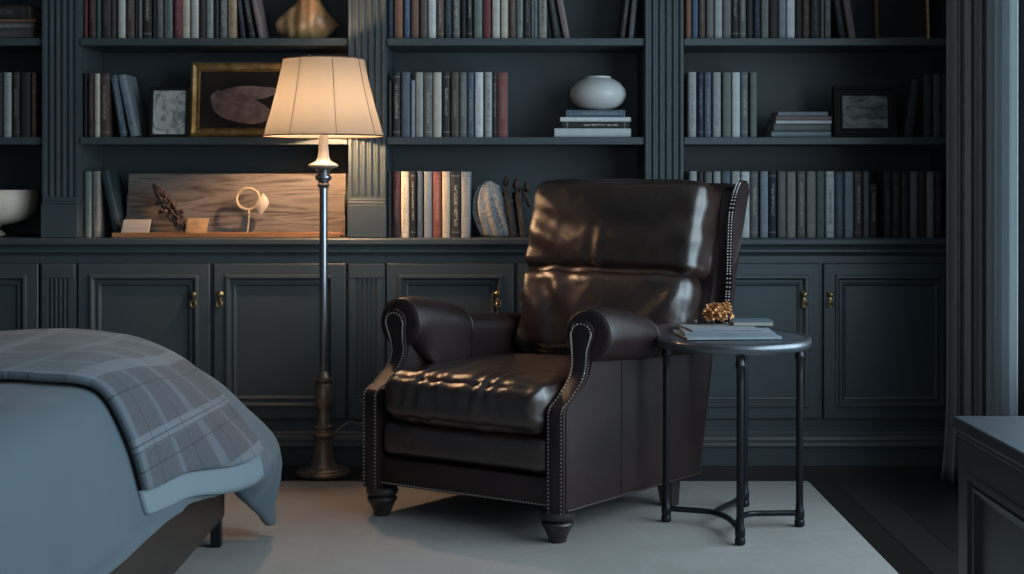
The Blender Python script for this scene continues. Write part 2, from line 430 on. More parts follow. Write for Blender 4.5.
# continuous counter
bm = bmesh.new()
cp = [(YB-.03, .830), (YB-.03, ZCNT), (BF-.028, ZCNT), (BF-.033, ZCNT-.006), (BF-.033, ZCNT-.022), (BF-.028, ZCNT-.028), (BF-.016, ZCNT-.034),
      (BF-.012, ZCNT-.042), (BF-.020, ZCNT-.046), (BF-.022, ZCNT-.054), (BF-.016, ZCNT-.060), (BF-.006, ZCNT-.064), (BF-.002, ZCNT-.071)]
prism(bm, cp, lambda p, t: Vector((t, p[0], p[1])), -2.985, 1.79)
tag(link('counter', bm, M_paint), 'long dark blue moulded counter ledge running under the open shelves', 'counter')

DOORP = [(0, BF+.010), (0, BF-.012), (.003, BF-.014), (.044, BF-.014), (.047, BF-.021), (.056, BF-.022), (.062, BF-.016), (.066, BF-.006),
         (.074, BF-.006), (.078, BF-.010), (.084, BF-.008), (.090, BF-.001)]
def door(R, x0, x1, hx):
    bm = bmesh.new(); rframe(bm, x0, x1, .185, .800, 0, DOORP)
    d = link('door', bm, M_paint, R)
    h = bmesh.new()                        # brass latch: backplate, rose, drop ring
    zc = ZZ(294, BF)
    def L(prof, z): lathe(h, prof, hx, BF-.014, 16, z, M=Matrix.Rotation(PI/2, 3, 'X'))
    L([(.014, 0), (.014, .004), (.010, .007), (.006, .010), (.006, .016), (.009, .020), (.007, .025), (.002, .027)], zc)
    box(h, hx-.006, hx+.006, BF-.019, BF-.013, zc-.046, zc-.008, .002)
    tube(h, [Vector((hx+.011*math.sin(a), BF-.027, zc-.036+.014*math.cos(a))) for a in [2*PI*k/16 for k in range(16)]], .003, 8, closed=True)
    L([(.010, 0), (.010, .004), (.005, .008), (.002, .012)], zc-.042)
    link('latch', h, M_brass, d, smooth=True)
for i, (x0, x1, nm) in enumerate(bays):
    px0, px1 = pil[i]
    if i == 0: x0 = XX(-250, BF)
    R = root('base_cabinet', ((x0+x1)/2, BF, 0), 'dark blue two door base cupboard under the %s' % names[i], 'cupboard')
    xm = (x0+x1)/2 if i != 0 else (x0+x1)/2
    c = bmesh.new(); box(c, x0, px1-.001, BF+.012, YB-.03, .12, .829)
    box(c, x0, px1-.001, BF-.001, BF+.012, .802, .829); box(c, x0, px1-.001, BF-.001, BF+.012, .12, .183)
    box(c, xm-.006, xm+.006, BF+.001, BF+.012, .183, .802)
    link('cabinet_body', c, M_paint, R)
    door(R, x0+.004, xm-.008, xm-.070); door(R, xm+.008, x1-.004, xm+.033)
    b = bmesh.new()
    prism(b, [(BF+.02, .001), (BF+.02, .135), (BF-.004, .135), (BF-.010, .128), (BF-.010, .120), (BF-.018, .114), (BF-.022, .104), (BF-.022, .096), (BF-.030, .092), (BF-.034, .084), (BF-.034, .076), (BF-.028, .072), (BF-.028, .001)],
          lambda p, t: Vector((t, p[0], p[1])), x0, px1-.001)
    link('plinth', b, M_paint, R)
    b = bmesh.new()
    prism(b, flutes(px0+.012, px1-.012, BF-.014, 5, .011, .02), lambda p, t: Vector((p[0], p[1], t)), .26, .745)
    box(b, px0+.004, px1-.004, BF-.008, BF+.015, .185, .80, .003)
    box(b, px0+.010, px1-.010, BF-.016, BF+.0, .185, .262, .003)
    box(b, px0+.010, px1-.010, BF-.016, BF+.0, .742, .80, .003)
    link('pilaster', b, M_paint, R)

# ================================================================ BOOKS
PAL = {'dark green': '#1f3a2c', 'crimson': '#7e2430', 'maroon': '#55262a', 'green': '#2f5a45', 'dark brown': '#3a2d28', 'taupe': '#5a4f48', 'off-white': '#c3bcae',
       'brown': '#5f4238', 'grey': '#6c6c6c', 'charcoal': '#2d2e31', 'grey-green': '#76827a', 'cream': '#d3c6a8', 'pale grey': '#a3a7a6', 'tan': '#b08a5c', 'navy': '#1f2f48',
       'orange-brown': '#8f5838', 'slate blue': '#4d6379', 'teal': '#24424a', 'white': '#cfd3d2', 'light slate': '#8494a0', 'brick red': '#91413c', 'black': '#17181b',
       'rust': '#7b4a35', 'pink-grey': '#8a6f70', 'blue': '#3f5f86', 'sea green': '#5b7672', 'stone': '#918a80'}
BOOKN = [0]
def bookmesh(t, h, d):
    bm = bmesh.new(); r = min(.008, t*.4); k = .0022
    out = [(-t/2, d), (-t/2, r)]
    out += [(-t/2*math.cos(a), r-r*math.sin(a)) for a in [PI*q/8 for q in range(1, 8)]]
    out += [(t/2, r), (t/2, d)]
    inn = [(t/2-k, d), (t/2-k, r+k), (-t/2+k, r+k), (-t/2+k, d)]
    poly = out+inn
    A = [bm.verts.new((x, y, 0)) for x, y in poly]; B = [bm.verts.new((x, y, h)) for x, y in poly]; n = len(poly)
    for i in range(n): bm.faces.new((A[i], A[(i+1) % n], B[(i+1) % n], B[i]))
    bm.faces.new(A); bm.faces.new(B)
    return bm
def add_book(M, t, h, d, col, let, label, group, flat=False):
    c = srgb(PAL[col]); j = .86+.2*random.random(); g_ = .3*c[0]+.5*c[1]+.2*c[2]; c = tuple(g_+(v-g_)*.68 for v in c)
    bm = bookmesh(t, h, d)
    bmesh.ops.recalc_face_normals(bm, faces=bm.faces[:])
    me = bpy.data.meshes.new('book'); bm.to_mesh(me); bm.free(); me.materials.append(M_book)
    o = bpy.data.objects.new('book', me); COL.objects.link(o); o.matrix_world = M
    o.color = (c[0]*j, c[1]*j, c[2]*j, let)
    tag(o, label, 'book', group)
    pb = BX(-t/2+.0023, t/2-.0023, min(.008, t*.4)+.0025, d-.004, .003, h-.003)
    pm = bpy.data.meshes.new('pages'); pb.to_mesh(pm); pb.free(); pm.materials.append(M_pages)
    p = bpy.data.objects.new('pages', pm); COL.objects.link(p); p.parent = o
    return o
ORD = ['first', 'second', 'third', 'fourth', 'fifth', 'sixth', 'seventh', 'eighth', 'ninth', 'tenth', 'eleventh', 'twelfth', 'thirteenth', 'fourteenth', 'fifteenth', 'sixteenth', 'seventeenth', 'eighteenth', 'nineteenth', 'twentieth',
       'twenty-first', 'twenty-second', 'twenty-third', 'twenty-fourth', 'twenty-fifth', 'twenty-sixth', 'twenty-seventh', 'twenty-eighth', 'twenty-ninth', 'thirtieth', 'thirty-first']
def row(spec, z, where, group, top=72, base=137, shift=0):
    """spec: 'x0 x1 colour lettering [top]' upright books; upright ones stand shoulder to shoulder"""
    k = 0
    for s in spec:
        x0, x1, col, let = s[:4]; tp = s[4] if len(s) > 4 else top
        Y = UF+.022+random.uniform(0, .014)
        X0, X1 = XX(x0, Y), XX(x1, Y)-.0008
        h = (base-tp)*Y/F*(1+random.uniform(-.004, .004))
        wd = 'thin ' if x1-x0 < 5.5 else ('thick ' if x1-x0 > 8.8 else '')
        lab = '%s%s book, %s from left %s' % (wd, col, ORD[k], where)
        add_book(Matrix.Translation(((X0+X1)/2, Y, z)), X1-X0, h, random.uniform(.17, .21), col, let, lab, group)
        k += 1
def lean(xb, xt, wpx, hpx, z, col, let, label, group, Y=UF+.04, deep=.17):
    """book leaning: foot corner at px xb, top shifted to xt"""
    dx = (xt-xb)*Y/F; h = hpx*Y/F; a = math.atan2(dx, h); t = wpx*Y/F*math.cos(a)
    L = h/math.cos(a)*.99
    M = Matrix.Translation((XX(xb, Y), Y, z+abs(math.sin(a))*t/2+.0005)) @ Matrix.Rotation(a, 4, 'Y')
    return add_book(M, t, L, deep, col, let, label, group)

z1, z2, z0 = ZS[0], ZS[1], ZCNT
# left bay
row([(79.5, 83, 'dark green', 0), (83.5, 88, 'crimson', 0), (88.3, 95.3, 'maroon', .3), (95.6, 100.5, 'green', 0), (101, 110.5, 'dark brown', .2), (110.8, 117, 'taupe', 0),
     (117.4, 125.2, 'off-white', 0), (125.8, 134.2, 'brown', .4), (134.6, 137.6, 'black', 0), (138, 142, 'grey', .4), (142.5, 152, 'dark brown', 1), (152.3, 155.8, 'black', 0), (156, 163.3, 'grey', .3),
     (163.8, 172.8, 'grey-green', 1), (173.5, 181.3, 'crimson', .3), (181.8, 190, 'cream', .4), (190.6, 198.8, 'off-white', .2), (199, 205.4, 'dark brown', 0), (206, 213.6, 'pale grey', .7),
     (214, 219, 'charcoal', 0), (219.5, 227, 'grey', 1), (227.5, 236, 'tan', .6)], z2, 'on the top shelf behind the lamp', 'books on the top shelf of the left bay', top=-27, base=38)
lean(243, 236, 5, 62, z2, 'navy', .2, 'navy book leaning left against the tan book beside the amber shell', 'leaning books on the top shelf of the left bay')
lean(252, 242, 6, 62, z2, 'charcoal', .6, 'charcoal book leaning left, in the middle of three leaning near the amber shell', 'leaning books on the top shelf of the left bay')
lean(261, 250, 5.5, 56, z2, 'pink-grey', .6, 'pinkish grey book leaning left, nearest of three to the amber shell', 'leaning books on the top shelf of the left bay')
row([(83, 87.5, 'black', 0), (87.8, 93.8, 'maroon', .2), (94, 99.5, 'cream', .2), (100, 109, 'brown', .7)], z1, 'on the shelf left of the small sketch', 'books on the middle shelf of the left bay', top=73)
lean(123, 113, 7, 62, z1, 'slate blue', .9, 'slate blue book leaning left, left one of the pair beside the small sketch', 'leaning books on the middle shelf of the left bay')
lean(134, 121, 8, 62, z1, 'light slate', .8, 'pale slate book leaning left, right one of the pair beside the small sketch', 'leaning books on the middle shelf of the left bay')
row([(80, 83.6, 'black', 0), (84, 91.4, 'grey-green', .3), (92, 99.8, 'stone', .8)], z0, 'on the counter left of the weathered board', 'books on the counter in the left bay', top=172, base=238)
lean(118, 104, 8.5, 66, z0, 'teal', 0, 'teal book leaning left against the books beside the weathered board', 'leaning books on the counter in the left bay')
# far left bay
row([(-20, -8, 'brown', 0), (-7.5, 2.4, 'charcoal', 0), (2.8, 11, 'pale grey', .6), (12, 19, 'dark brown', .4), (20, 30, 'dark brown', 0), (31, 36.4, 'rust', .5)], z1, 'on the middle shelf at the left edge', 'books on the middle shelf of the far left bay', top=72)
# middle bay
row([(387.5, 393, 'navy', .2), (394, 403, 'orange-brown', 0), (403.8, 410, 'blue', .3), (411, 419, 'rust', .3), (420, 427.4, 'taupe', 0), (428, 436, 'white', .2), (436.5, 444, 'brown', .7), (444.6, 452, 'teal', .2),
     (452.6, 460, 'grey', 1), (460.5, 466.3, 'black', 0), (466.6, 473, 'charcoal', 1), (473.8, 482.3, 'grey-green', .3), (482.8, 491, 'crimson', 0), (492, 500, 'off-white', .2), (501, 509, 'cream', .2),
     (509.4, 516, 'brown', .3), (516.4, 523.3, 'grey-green', .8), (523.8, 531, 'charcoal', .3), (531.3, 534, 'grey', 0), (534.3, 538, 'light slate', .4), (538.4, 547, 'stone', 1)],
    z2, 'on the top shelf above the armchair', 'books on the top shelf of the middle bay', top=-27, base=38)
lean(557, 548, 6, 60, z2, 'charcoal', .3, 'charcoal book leaning left beside a pinkish one, top shelf of middle bay', 'leaning books on the top shelf of the middle bay')
lean(567, 556, 6.5, 58, z2, 'pink-grey', .7, 'pinkish grey book leaning left at the end of the row, top shelf of middle bay', 'leaning books on the top shelf of the middle bay')
lean(622, 630, 5.5, 60, z2, 'charcoal', .2, 'charcoal book leaning right near the pilaster, top shelf of middle bay', 'leaning books on the top shelf of the middle bay')
lean(631, 637, 5.5, 62, z2, 'grey', .2, 'grey book leaning right near the pilaster, top shelf of middle bay', 'leaning books on the top shelf of the middle bay')
row([(388, 392, 'charcoal', .2, 80), (392.6, 400.4, 'charcoal', .8), (401.4, 410, 'slate blue', .2), (411, 415, 'light slate', .2, 80), (415.4, 423.2, 'pale grey', .2), (424, 432.8, 'grey', 1), (433.2, 441.6, 'off-white', .1),
     (442.6, 450, 'charcoal', .9), (451, 458.8, 'taupe', .4), (459.2, 466.8, 'grey', .5), (467.3, 474.3, 'slate blue', .5), (474.8, 483.3, 'white', .4), (484.8, 492.2, 'pale grey', .8), (492.8, 496.9, 'dark brown', .5), (497.6, 508, 'brick red', .3)],
    z1, 'on the shelf left of the white vase', 'books on the middle shelf of the middle bay', top=72)
row([(386.8, 391.4, 'charcoal', 0), (392, 400.4, 'maroon', .3), (401, 409.5, 'cream', .6), (410, 415.9, 'black', .8), (416.3, 423, 'slate blue', .2), (424, 432.3, 'light slate', .3), (433, 441.6, 'brick red', .5), (442.2, 450.3, 'cream', .4),
     (451, 460.6, 'charcoal', 1), (461.2, 470.6, 'pale grey', .6)], z0, 'on the counter left of the grey ribbed shell', 'books on the counter in the middle bay', top=172, base=238)
lean(514, 507, 7, 52, z0, 'charcoal', .2, 'charcoal book leaning left right beside the grey ribbed shell on the counter', 'dark books leaning behind the armchair')
lean(524, 518, 7, 44, z0, 'dark brown', .3, 'dark brown book leaning left, closest to the armchair back', 'dark books leaning behind the armchair')
# right bay
row([(685.8, 691.6, 'orange-brown', 0), (692.2, 698.3, 'blue', 0), (699, 705.6, 'brown', .2), (706.6, 714, 'grey', .2), (714.8, 722.6, 'pale grey', 0), (723.2, 731.6, 'grey', .2), (732.2, 739, 'charcoal', .8), (739.6, 746.4, 'grey', 1),
     (747, 753.4, 'charcoal', 0), (754, 760.8, 'navy', .2), (761.6, 769, 'grey-green', .7), (770, 778.4, 'dark brown', 0), (779, 786.3, 'light slate', .3), (787, 795.2, 'white', 0), (795.8, 802.4, 'charcoal', 0), (803, 810, 'brown', .2),
     (811, 820.4, 'charcoal', .2), (821, 824.3, 'grey', 0), (825, 831.4, 'grey', .6)], z2, 'on the top shelf by the curtain', 'books on the top shelf of the right bay', top=-27, base=38)
lean(843, 834, 7, 60, z2, 'charcoal', .2, 'charcoal book leaning left at the end of the row, top shelf by the curtain', 'leaning books on the top shelf of the right bay')
lean(853, 844, 7, 56, z2, 'pink-grey', .5, 'pinkish grey book leaning left, last on the top shelf by the curtain', 'leaning books on the top shelf of the right bay')
row([(688.4, 696.6, 'pale grey', .6), (697.8, 704, 'navy', .5), (704.5, 711.6, 'slate blue', .6), (713, 721.2, 'pale grey', .3), (723, 731.4, 'grey-green', .3), (732.2, 740.4, 'white', .2), (741, 748.4, 'grey', 1), (750.4, 757.2, 'grey-green', .2)],
    z1, 'on the shelf left of the dark framed print', 'books on the middle shelf of the right bay', top=72)
lean(909, 917, 9, 58, z1, 'charcoal', 0, 'charcoal book leaning right, immediately right of the dark framed print', 'dark books at the right end of the middle shelf')
row([(924, 933, 'charcoal', .2), (933.6, 942, 'taupe', 0), (942.5, 952, 'charcoal', 0)], z1, 'of the dark group right of the framed print', 'dark books at the right end of the middle shelf', top=74)
row([(689.6, 697.3, 'pale grey', .3), (698, 704, 'charcoal', 0), (704.8, 712.4, 'grey', .2), (713.6, 721.2, 'pale grey', .2), (722, 730.8, 'slate blue', .2), (732, 740.4, 'pale grey', .2), (741.4, 750, 'white', .2), (750.8, 758.6, 'grey', 1),
     (760.6, 768.6, 'light slate', .4), (769.4, 776.8, 'navy', .8), (778, 786.4, 'grey', .3), (787.2, 796.2, 'stone', .3), (797.6, 805.8, 'grey', .9), (807.2, 816.2, 'stone', .4), (817, 825, 'sea green', .2), (826.2, 834.8, 'white', .9),
     (835.8, 844, 'slate blue', .5), (845, 853.8, 'light slate', .3), (855, 862.4, 'taupe', 1), (863.6, 869.8, 'grey', .3), (870.4, 877.8, 'charcoal', .5, 184), (884, 892, 'charcoal', .2), (892.6, 901, 'dark brown', .2), (902, 910, 'charcoal', 0),
     (910.6, 918.4, 'grey', .2), (919, 927, 'dark brown', 0), (927.6, 934.6, 'stone', 0), (935, 943, 'charcoal', .2)], z0, 'on the counter between armchair and curtain', 'books on the counter in the right bay', top=172, base=238)

def slab_book(x0, x1, y0, y1, col, let, label, group, Y=UF+.035, d=.17, rz=0.0, board=None):
    """book lying flat, spine towards the room"""
    X0, X1 = XX(x0, Y), XX(x1, Y); t = (y1-y0)*Y/F-.0006; L = X1-X0; zb = ZZ(y1, Y)
    M = Matrix.Translation(((X0+X1)/2, Y, zb+t/2)) @ Matrix.Rotation(rz, 4, 'Z') @ Matrix.Translation((-L/2, 0, 0)) @ Matrix.Rotation(PI/2, 4, 'Y')
    return add_book(M, t, L, d, col, let, label, group)
zf = lambda y, Y: ZZ(y, Y)
# stack under the white vase
Yk = UF+.035
def stack(rows, x_off, zbase, group, Y=Yk):
    """rows from the bottom: (x0,x1,thickness px,colour,let,label,rz)"""
    z = zbase
    for x0, x1, tp, col, let, lab, rz in rows:
        t = tp*Y/F; L = XX(x1, Y)-XX(x0, Y)
        M = Matrix.Translation((XX((x0+x1)/2, Y), Y, z+t/2)) @ Matrix.Rotation(rz, 4, 'Z') @ Matrix.Translation((-L/2, 0, 0)) @ Matrix.Rotation(PI/2, 4, 'Y')
        add_book(M, t-.0008, L, .18, col, let, lab, group); z += t
    return z
zt_v = stack([(554.5, 631, 9.3, 'white', .1, 'thick white book at the bottom of the stack under the white vase', .0), (562, 629.5, 6.2, 'charcoal', 1, 'charcoal lettered book, second from the bottom under the white vase', .0),
              (560.5, 631, 5.0, 'white', 0, 'white book, third from the bottom under the white vase', .02), (566, 625.5, 7.2, 'slate blue', .6, 'slate blue book topmost of the stack under the white vase', 0)], 0, z1, 'books stacked under the white vase')
stack([(771.5, 831, 6.0, 'light slate', .1, 'pale slate book at the bottom of the stack left of the dark framed print', 0), (774, 831, 7.5, 'grey', .3, 'grey book, second from the bottom of the stack by the dark print', 0.02),
       (776, 831.5, 3.6, 'white', 0, 'thin white book, third from the bottom of the stack by the dark print', -.02), (776, 831.5, 4.2, 'pink-grey', .2, 'thin pinkish book, fourth from the bottom of the stack by the dark print', .01), (778, 828, 4.6, 'light slate', .4, 'pale slate book topmost of the stack by the dark print', 0)], 0, z1, 'books stacked left of the dark framed print')
stack([(-40, 33, 10, 'taupe', .1, 'thick taupe book at the bottom of the stack, top left corner shelf', 0), (-40, 33.5, 6.4, 'grey', .7, 'grey lettered book, second from the bottom, top left corner shelf', 0), (-44, 36, 3.8, 'orange-brown', 0, 'thin orange-brown book, third from the bottom, top left corner shelf', 0),
       (-38, 28, 14, 'dark brown', .2, 'thick dark brown book topmost of the stack, top left corner shelf', 0)], 0, z2, 'books stacked on the top left corner shelf')

# ================================================================ SHELF ORNAMENTS
def ring_lathe(prof, cx, cy, z0, n=48, **k):
    bm = bmesh.new(); lathe(bm, prof, cx, cy, n, z0, **k); return bm
Yv = UF+.115
cx = XX(598, Yv); s = Yv/F
prof = [(10*s, 0), (12*s, .6*s), (19*s, 3*s), (25*s, 8*s), (28*s, 14*s), (28.3*s, 17*s), (27*s, 22*s), (22*s, 28*s), (16*s, 31.6*s), (13*s, 33*s), (13*s, 34.5*s), (11.5*s, 34.5*s), (11*s, 32*s)]
tag(link('vase', ring_lathe([(r, z*.98) for r, z in prof], cx, Yv, zt_v+.0005), M_white, smooth=True), 'squat white ceramic vase standing on a stack of books', 'vase')

# amber conch shell
Ya = UF+.15; s = Ya/F; cx = XX(308, Ya)
bm = bmesh.new()
def conch(u, v):
    a = 2*PI*u
    # axis runs left to right; radius profile swells then tapers to a spout
    t = v; x = (-32+63*t)
    r = (3+16.5*math.sin(PI*min(1, t*1.02))**.75)*(1-.18*t)
    if t > .93: r *= max(.15, (1-t)/.07)**.5
    rr = r*(1+.10*math.sin(3*a+t*9)+.05*math.sin(t*34))
    z = 16+rr*math.sin(a)*1.02
    y = rr*math.cos(a)
    # the crown rises towards the top in the middle of the body
    lift = math.exp(-((x-3)/11)**2)*max(0, math.sin(a))*26
    return Vector((cx+x*s, Ya+y*s*1.0, z2+max(0.4, z+lift)*s))
grid(bm, conch, 40, 46, closeu=True)
tag(link('conch_shell', bm, M_amber, smooth=True, angle=80), 'amber brown glazed conch shell ornament on the top shelf above the lamp', 'shell ornament')

def picture(name, label, cat, x0, x1, y0, y1, Y, tilt, prof, m_frame, m_art, zbase, dep=.02, mount=None):
    """picture leaning back: front plane authored at Y then tilted about its foot"""
    X0, X1 = XX(x0, Y), XX(x1, Y); H = (y1-y0)*Y/F
    R = root(name, ((X0+X1)/2, Y, zbase), label, cat)
    T = Matrix.Translation((0, Y, zbase)) @ Matrix.Rotation(-tilt, 4, 'X') @ Matrix.Translation((0, -Y, -zbase))
    bm = bmesh.new(); rframe(bm, X0, X1, zbase+.001, zbase+H, 0, [(0, Y+dep)]+[(i, Y+d) for i, d in prof], center=False)
    last = prof[-1][0]
    for v in bm.verts: v.co = T @ v.co
    link('frame', bm, m_frame, R)
    bk = BX(X0+.002, X1-.002, Y+dep*.55, Y+dep, zbase+.003, zbase+H-.002, M=T); link('backing', bk, M_blackframe, R)
    if mount:
        q = BX(X0+last-.001, X1-last+.001, Y+dep*.42, Y+dep*.54, zbase+last, zbase+H-last, M=T); link('mount', q, M_mount if m_frame is not M_gold else M_oil, R); last += mount
    q = BX(X0+last-.001, X1-last+.001, Y+dep*.34, Y+dep*.41 if mount else Y+dep*.5, zbase+last, zbase+H-last, M=T); a = link('picture_surface', q, m_art, R)
    return R, T, X0, X1, H
picture('small_framed_sketch', 'small pale pencil sketch in a thin dark frame, left of the gilt framed painting', 'picture', 149, 188, 86, 137, UF+.05, .10,
        [(0, 0), (.002, -.002), (.010, -.002), (.013, .004)], M_blackframe, M_sketch, z1)
R, T, X0, X1, H = picture('gilt_framed_painting', 'dark painting of a pinkish rounded form in a wide gilt frame behind the lamp shade', 'painting', 189, 322, 60, 137, UF+.09, .12,
        [(0, 0), (.004, -.006), (.012, -.010), (.020, -.004), (.026, -.002), (.034, -.006), (.040, .004)], M_gold, M_oil, z1, dep=.03)
bm = bmesh.new()
def blob(u, v, cx_, cz_, rx, rz, rot, yo, amp):
    a = 2*PI*u; r = v
    wob = 1+amp*math.sin(3*a+1)+amp*.5*math.sin(5*a)
    x = r*rx*math.cos(a)*wob; z = r*rz*math.sin(a)*wob
    p = Vector((cx_+x*math.cos(rot)-z*math.sin(rot), UF+.09+.0105-yo-.004*(1-r*r), z1+cz_+x*math.sin(rot)+z*math.cos(rot)))
    return T @ p
xm = XX(239, UF+.1)
for args in ((xm, .125, .135, .062, -.30, .0, .05), (xm+.035, .185, .12, .030, .05, .002, .08), (xm-.01, .150, .10, .018, -.42, .004, .1)):
    grid(bm, lambda u, v: blob(u, max(v, .02), *args), 36, 6, closeu=True)
link('painted_form', bm, M_oilshape, R, smooth=True)
picture('dark_framed_print', 'small grey landscape print in a stepped near black frame, right of the flat book stack', 'picture', 834, 898, 85, 137, UF+.06, .08,
        [(0, 0), (.003, -.006), (.014, -.008), (.017, -.001), (.026, -.001), (.029, -.005), (.036, -.004), (.038, .006)], M_blackframe, M_dimprint, z1, dep=.025)
picture('dim_gilt_frame', 'dim gilt edged frame in the dark top right corner of the shelves', 'picture', 876, 930, -40, 38, UF+.12, .08,
        [(0, 0), (.004, -.006), (.010, -.004), (.014, .004)], M_gold, M_oil, z2)

# weathered board with keepsakes
Yb = UF+.10; X0, X1 = XX(125, Yb), XX(345, Yb)
R = root('weathered_board', ((X0+X1)/2, Yb, z0), 'long pale weathered wooden board leaning at the back of the counter behind the lamp pole', 'board')
T = Matrix.Translation((0, Yb, z0)) @ Matrix.Rotation(-.10, 4, 'X') @ Matrix.Translation((0, -Yb, -z0))
H = 63*Yb/F
for k in range(3):
    q = BX(X0+.004*k, X1-.003*(k % 2), Yb, Yb+.018, z0+.002+H/3*k, z0+H/3*(k+1)+.0015, .001, M=T)
    link('plank', q, M_board, R)
Yt = UF-.008
X0, X1 = XX(112, Yt), XX(340, Yt)
R = root('keepsake_tray', ((X0+X1)/2, Yt, z0), 'long shallow orange wood tray on the counter in front of the weathered board', 'tray')
link('tray_base', BX(X0, X1, Yt, Yt+.085, z0+.0005, z0+.010, .002), M_ledge, R)
link('tray_rim', BX(X0, X1, Yt-.006, Yt, z0+.0005, z0+.020, .002), M_ledge, R)
link('tray_rim', BX(X0, X1, Yt+.085, Yt+.091, z0+.0005, z0+.020, .002), M_ledge, R)
zt = z0+.010
# dark seed-head sprig
cxp, Ys = XX(169, Yt+.04), Yt+.045
bm = bmesh.new()
base = Vector((XX(182, Ys), Ys, zt+.03)); tip = Vector((XX(155, Ys), Ys+.004, ZZ(186, Ys)))
for k in range(150):
    t = k/149; p = base.lerp(tip, t); rr = .034*math.sin(PI*min(1, t*.85+.12))*random.uniform(.3, 1)
    a = k*2.4
    q = p+Vector((math.cos(a)*rr, math.sin(a)*rr*.55-.004, math.sin(a*1.7)*rr*.6))
    mm = Matrix.Translation(q) @ Matrix.Rotation(a, 4, 'Z') @ Matrix.Rotation(.6, 4, 'X') @ Matrix.Diagonal((.012, .008, .013, 1))
    bmesh.ops.create_icosphere(bm, subdivisions=1, radius=1, matrix=mm)
tube(bm, smoothpts([(XX(186, Ys), Ys, zt+.001), base, base.lerp(tip, .5), tip], 5), .0025, 8)
tag(link('seed_head', bm, M_twig, smooth=True), 'dark dried seed head propped in the tray left of the rope ring', 'dried plant')
# rope ring
c = Vector((XX(248, Ys), Ys, ZZ(199, Ys))); rr = 11.5*Ys/F
bm = bmesh.new(); tube(bm, [c+Vector((math.cos(a)*rr, .003*math.sin(3*a), math.sin(a)*rr*.92)) for a in [2*PI*k/36 for k in range(36)]], [.0062+.0009*math.sin(k*2.0) for k in range(36)], 8, closed=True)
tube(bm, smoothpts([c+Vector((0, 0, -rr*.9)), (c.x+.004, Ys, c.z-rr*1.5), (c.x-.003, Ys, zt+.004)], 6), [.005]+[.0035]*11+[.006], 8)
rg_ = tag(link('rope_ring', bm, M_rope, smooth=True), 'pale rope ring with a bow and a hanging tail in the middle of the tray', 'rope ring')
bm = bmesh.new()
grid(bm, lambda u, v: Vector((XX(262, Ys)+(.020*math.sin(PI*v)+.004)*math.cos(2*PI*u)*(1+.12*math.cos(14*PI*u)), Ys+.012*math.sin(2*PI*u)*math.sin(PI*v), ZZ(214, Ys)+.078*v+.006*math.cos(2*PI*u))), 56, 16, closeu=True)
link('bow', bm, M_shell, rg_, smooth=True, angle=70)
for (a, b, hh, yy, nm, lab, m_) in ((120, 147, .062, .010, 'carved_box', 'small pale marbled box at the left end of the tray', M_shell), (184, 205, .066, .020, 'carved_box', 'small tilted orange marbled block in the tray right of the seed head', M_amber)):
    bm = bmesh.new(); Xa, Xb = XX(a, Yt+yy), XX(b, Yt+yy)
    mm = Matrix.Translation(((Xa+Xb)/2, Yt+yy+.018, zt)) @ Matrix.Rotation(.12, 4, 'Z')
    vs = box(bm, -(Xb-Xa)/2, (Xb-Xa)/2, -.014, .014, 0, hh, .003)
    for v in bm.verts:
        v.co.x += v.co.z*.18; v.co = mm @ v.co
    for k in range(3):
        box(bm, -(Xb-Xa)*.4, (Xb-Xa)*.45, -.016, -.013, hh*(.2+.26*k), hh*(.27+.26*k), .0008, M=mm)
    tag(link(nm, bm, m_), lab, 'box')

# cream bowl, far left
Yc = UF+.138
bm = ring_lathe([(.06, 0), (.085, .004), (.085, .012), (.06, .030), (.07, .045), (.12, .052), (.175, .068), (.205, .098), (.214, .140), (.212, .178), (.206, .190), (.200, .186), (.196, .150), (.15, .09), (.01, .075)], XX(-16, Yc), Yc, z0)
for v in bm.verts: v.co.y = Yc+(v.co.y-Yc)*.85
tag(link('bowl', bm, M_cream, smooth=True), 'large cream footed bowl on the counter at the left edge', 'bowl')

# grey ribbed shell
Yg = UF+.07; s = Yg/F
bm = bmesh.new()
def gsh(u, v):
    a = 2*PI*u; t = v
    xc = 8*(1-t)-3*math.sin(PI*t); zc = 56*t
    r = (7+9.5*math.sin(PI*min(1, .25+.72*t)))*(1 if t < .9 else max(.08, ((1-t)/.1))**.5)
    if t < .01: r *= .8
    rib = 1+.13*math.cos(9*a+2.5*t)
    return Vector((XX(489, Yg)+(xc+r*rib*math.cos(a))*s, Yg+r*rib*math.sin(a)*.62*s, z0+zc*s+.0005))
V = grid(bm, gsh, 90, 30, closeu=True); bm.faces.new([q[0] for q in V]); bm.faces.new([q[-1] for q in V])
tag(link('ribbed_shell', bm, M_greyshell, smooth=True, angle=70), 'upright pale grey ribbed fossil shell on the counter left of the armchair', 'shell ornament')
bm = bmesh.new(); Yq = UF+.11
for k in range(16):
    a = random.uniform(-.55, .5); L = random.uniform(.12, .235); b0 = Vector((XX(514+random.uniform(-6, 10), Yq+.0), Yq+random.uniform(.0, .03)+.06, z0+.002))
    tp = b0+Vector((math.sin(a)*L*.6, random.uniform(-.02, .02), math.cos(a)*L))
    tube(bm, smoothpts([b0, b0.lerp(tp, .5)+Vector((random.uniform(-.01, .01), 0, 0)), tp], 4), [.0022]*9, 6)
    bmesh.ops.create_icosphere(bm, subdivisions=2, radius=1, matrix=Matrix.Translation(tp) @ Matrix.Rotation(-a, 4, 'Y') @ Matrix.Diagonal((.012, .012, .024, 1)))
tag(link('dried_pods', bm, M_twig, smooth=True), 'bunch of dark dried pods behind the leaning dark books on the counter', 'dried plant')

# ================================================================ RUG
bm = bmesh.new(); box(bm, -1.95, 1.105, 2.3, 5.41, .0005, .008, .003)
tag(link('rug', bm, M_rug), 'large pale grey wool rug under the armchair and side table', 'rug')
RZ = .008

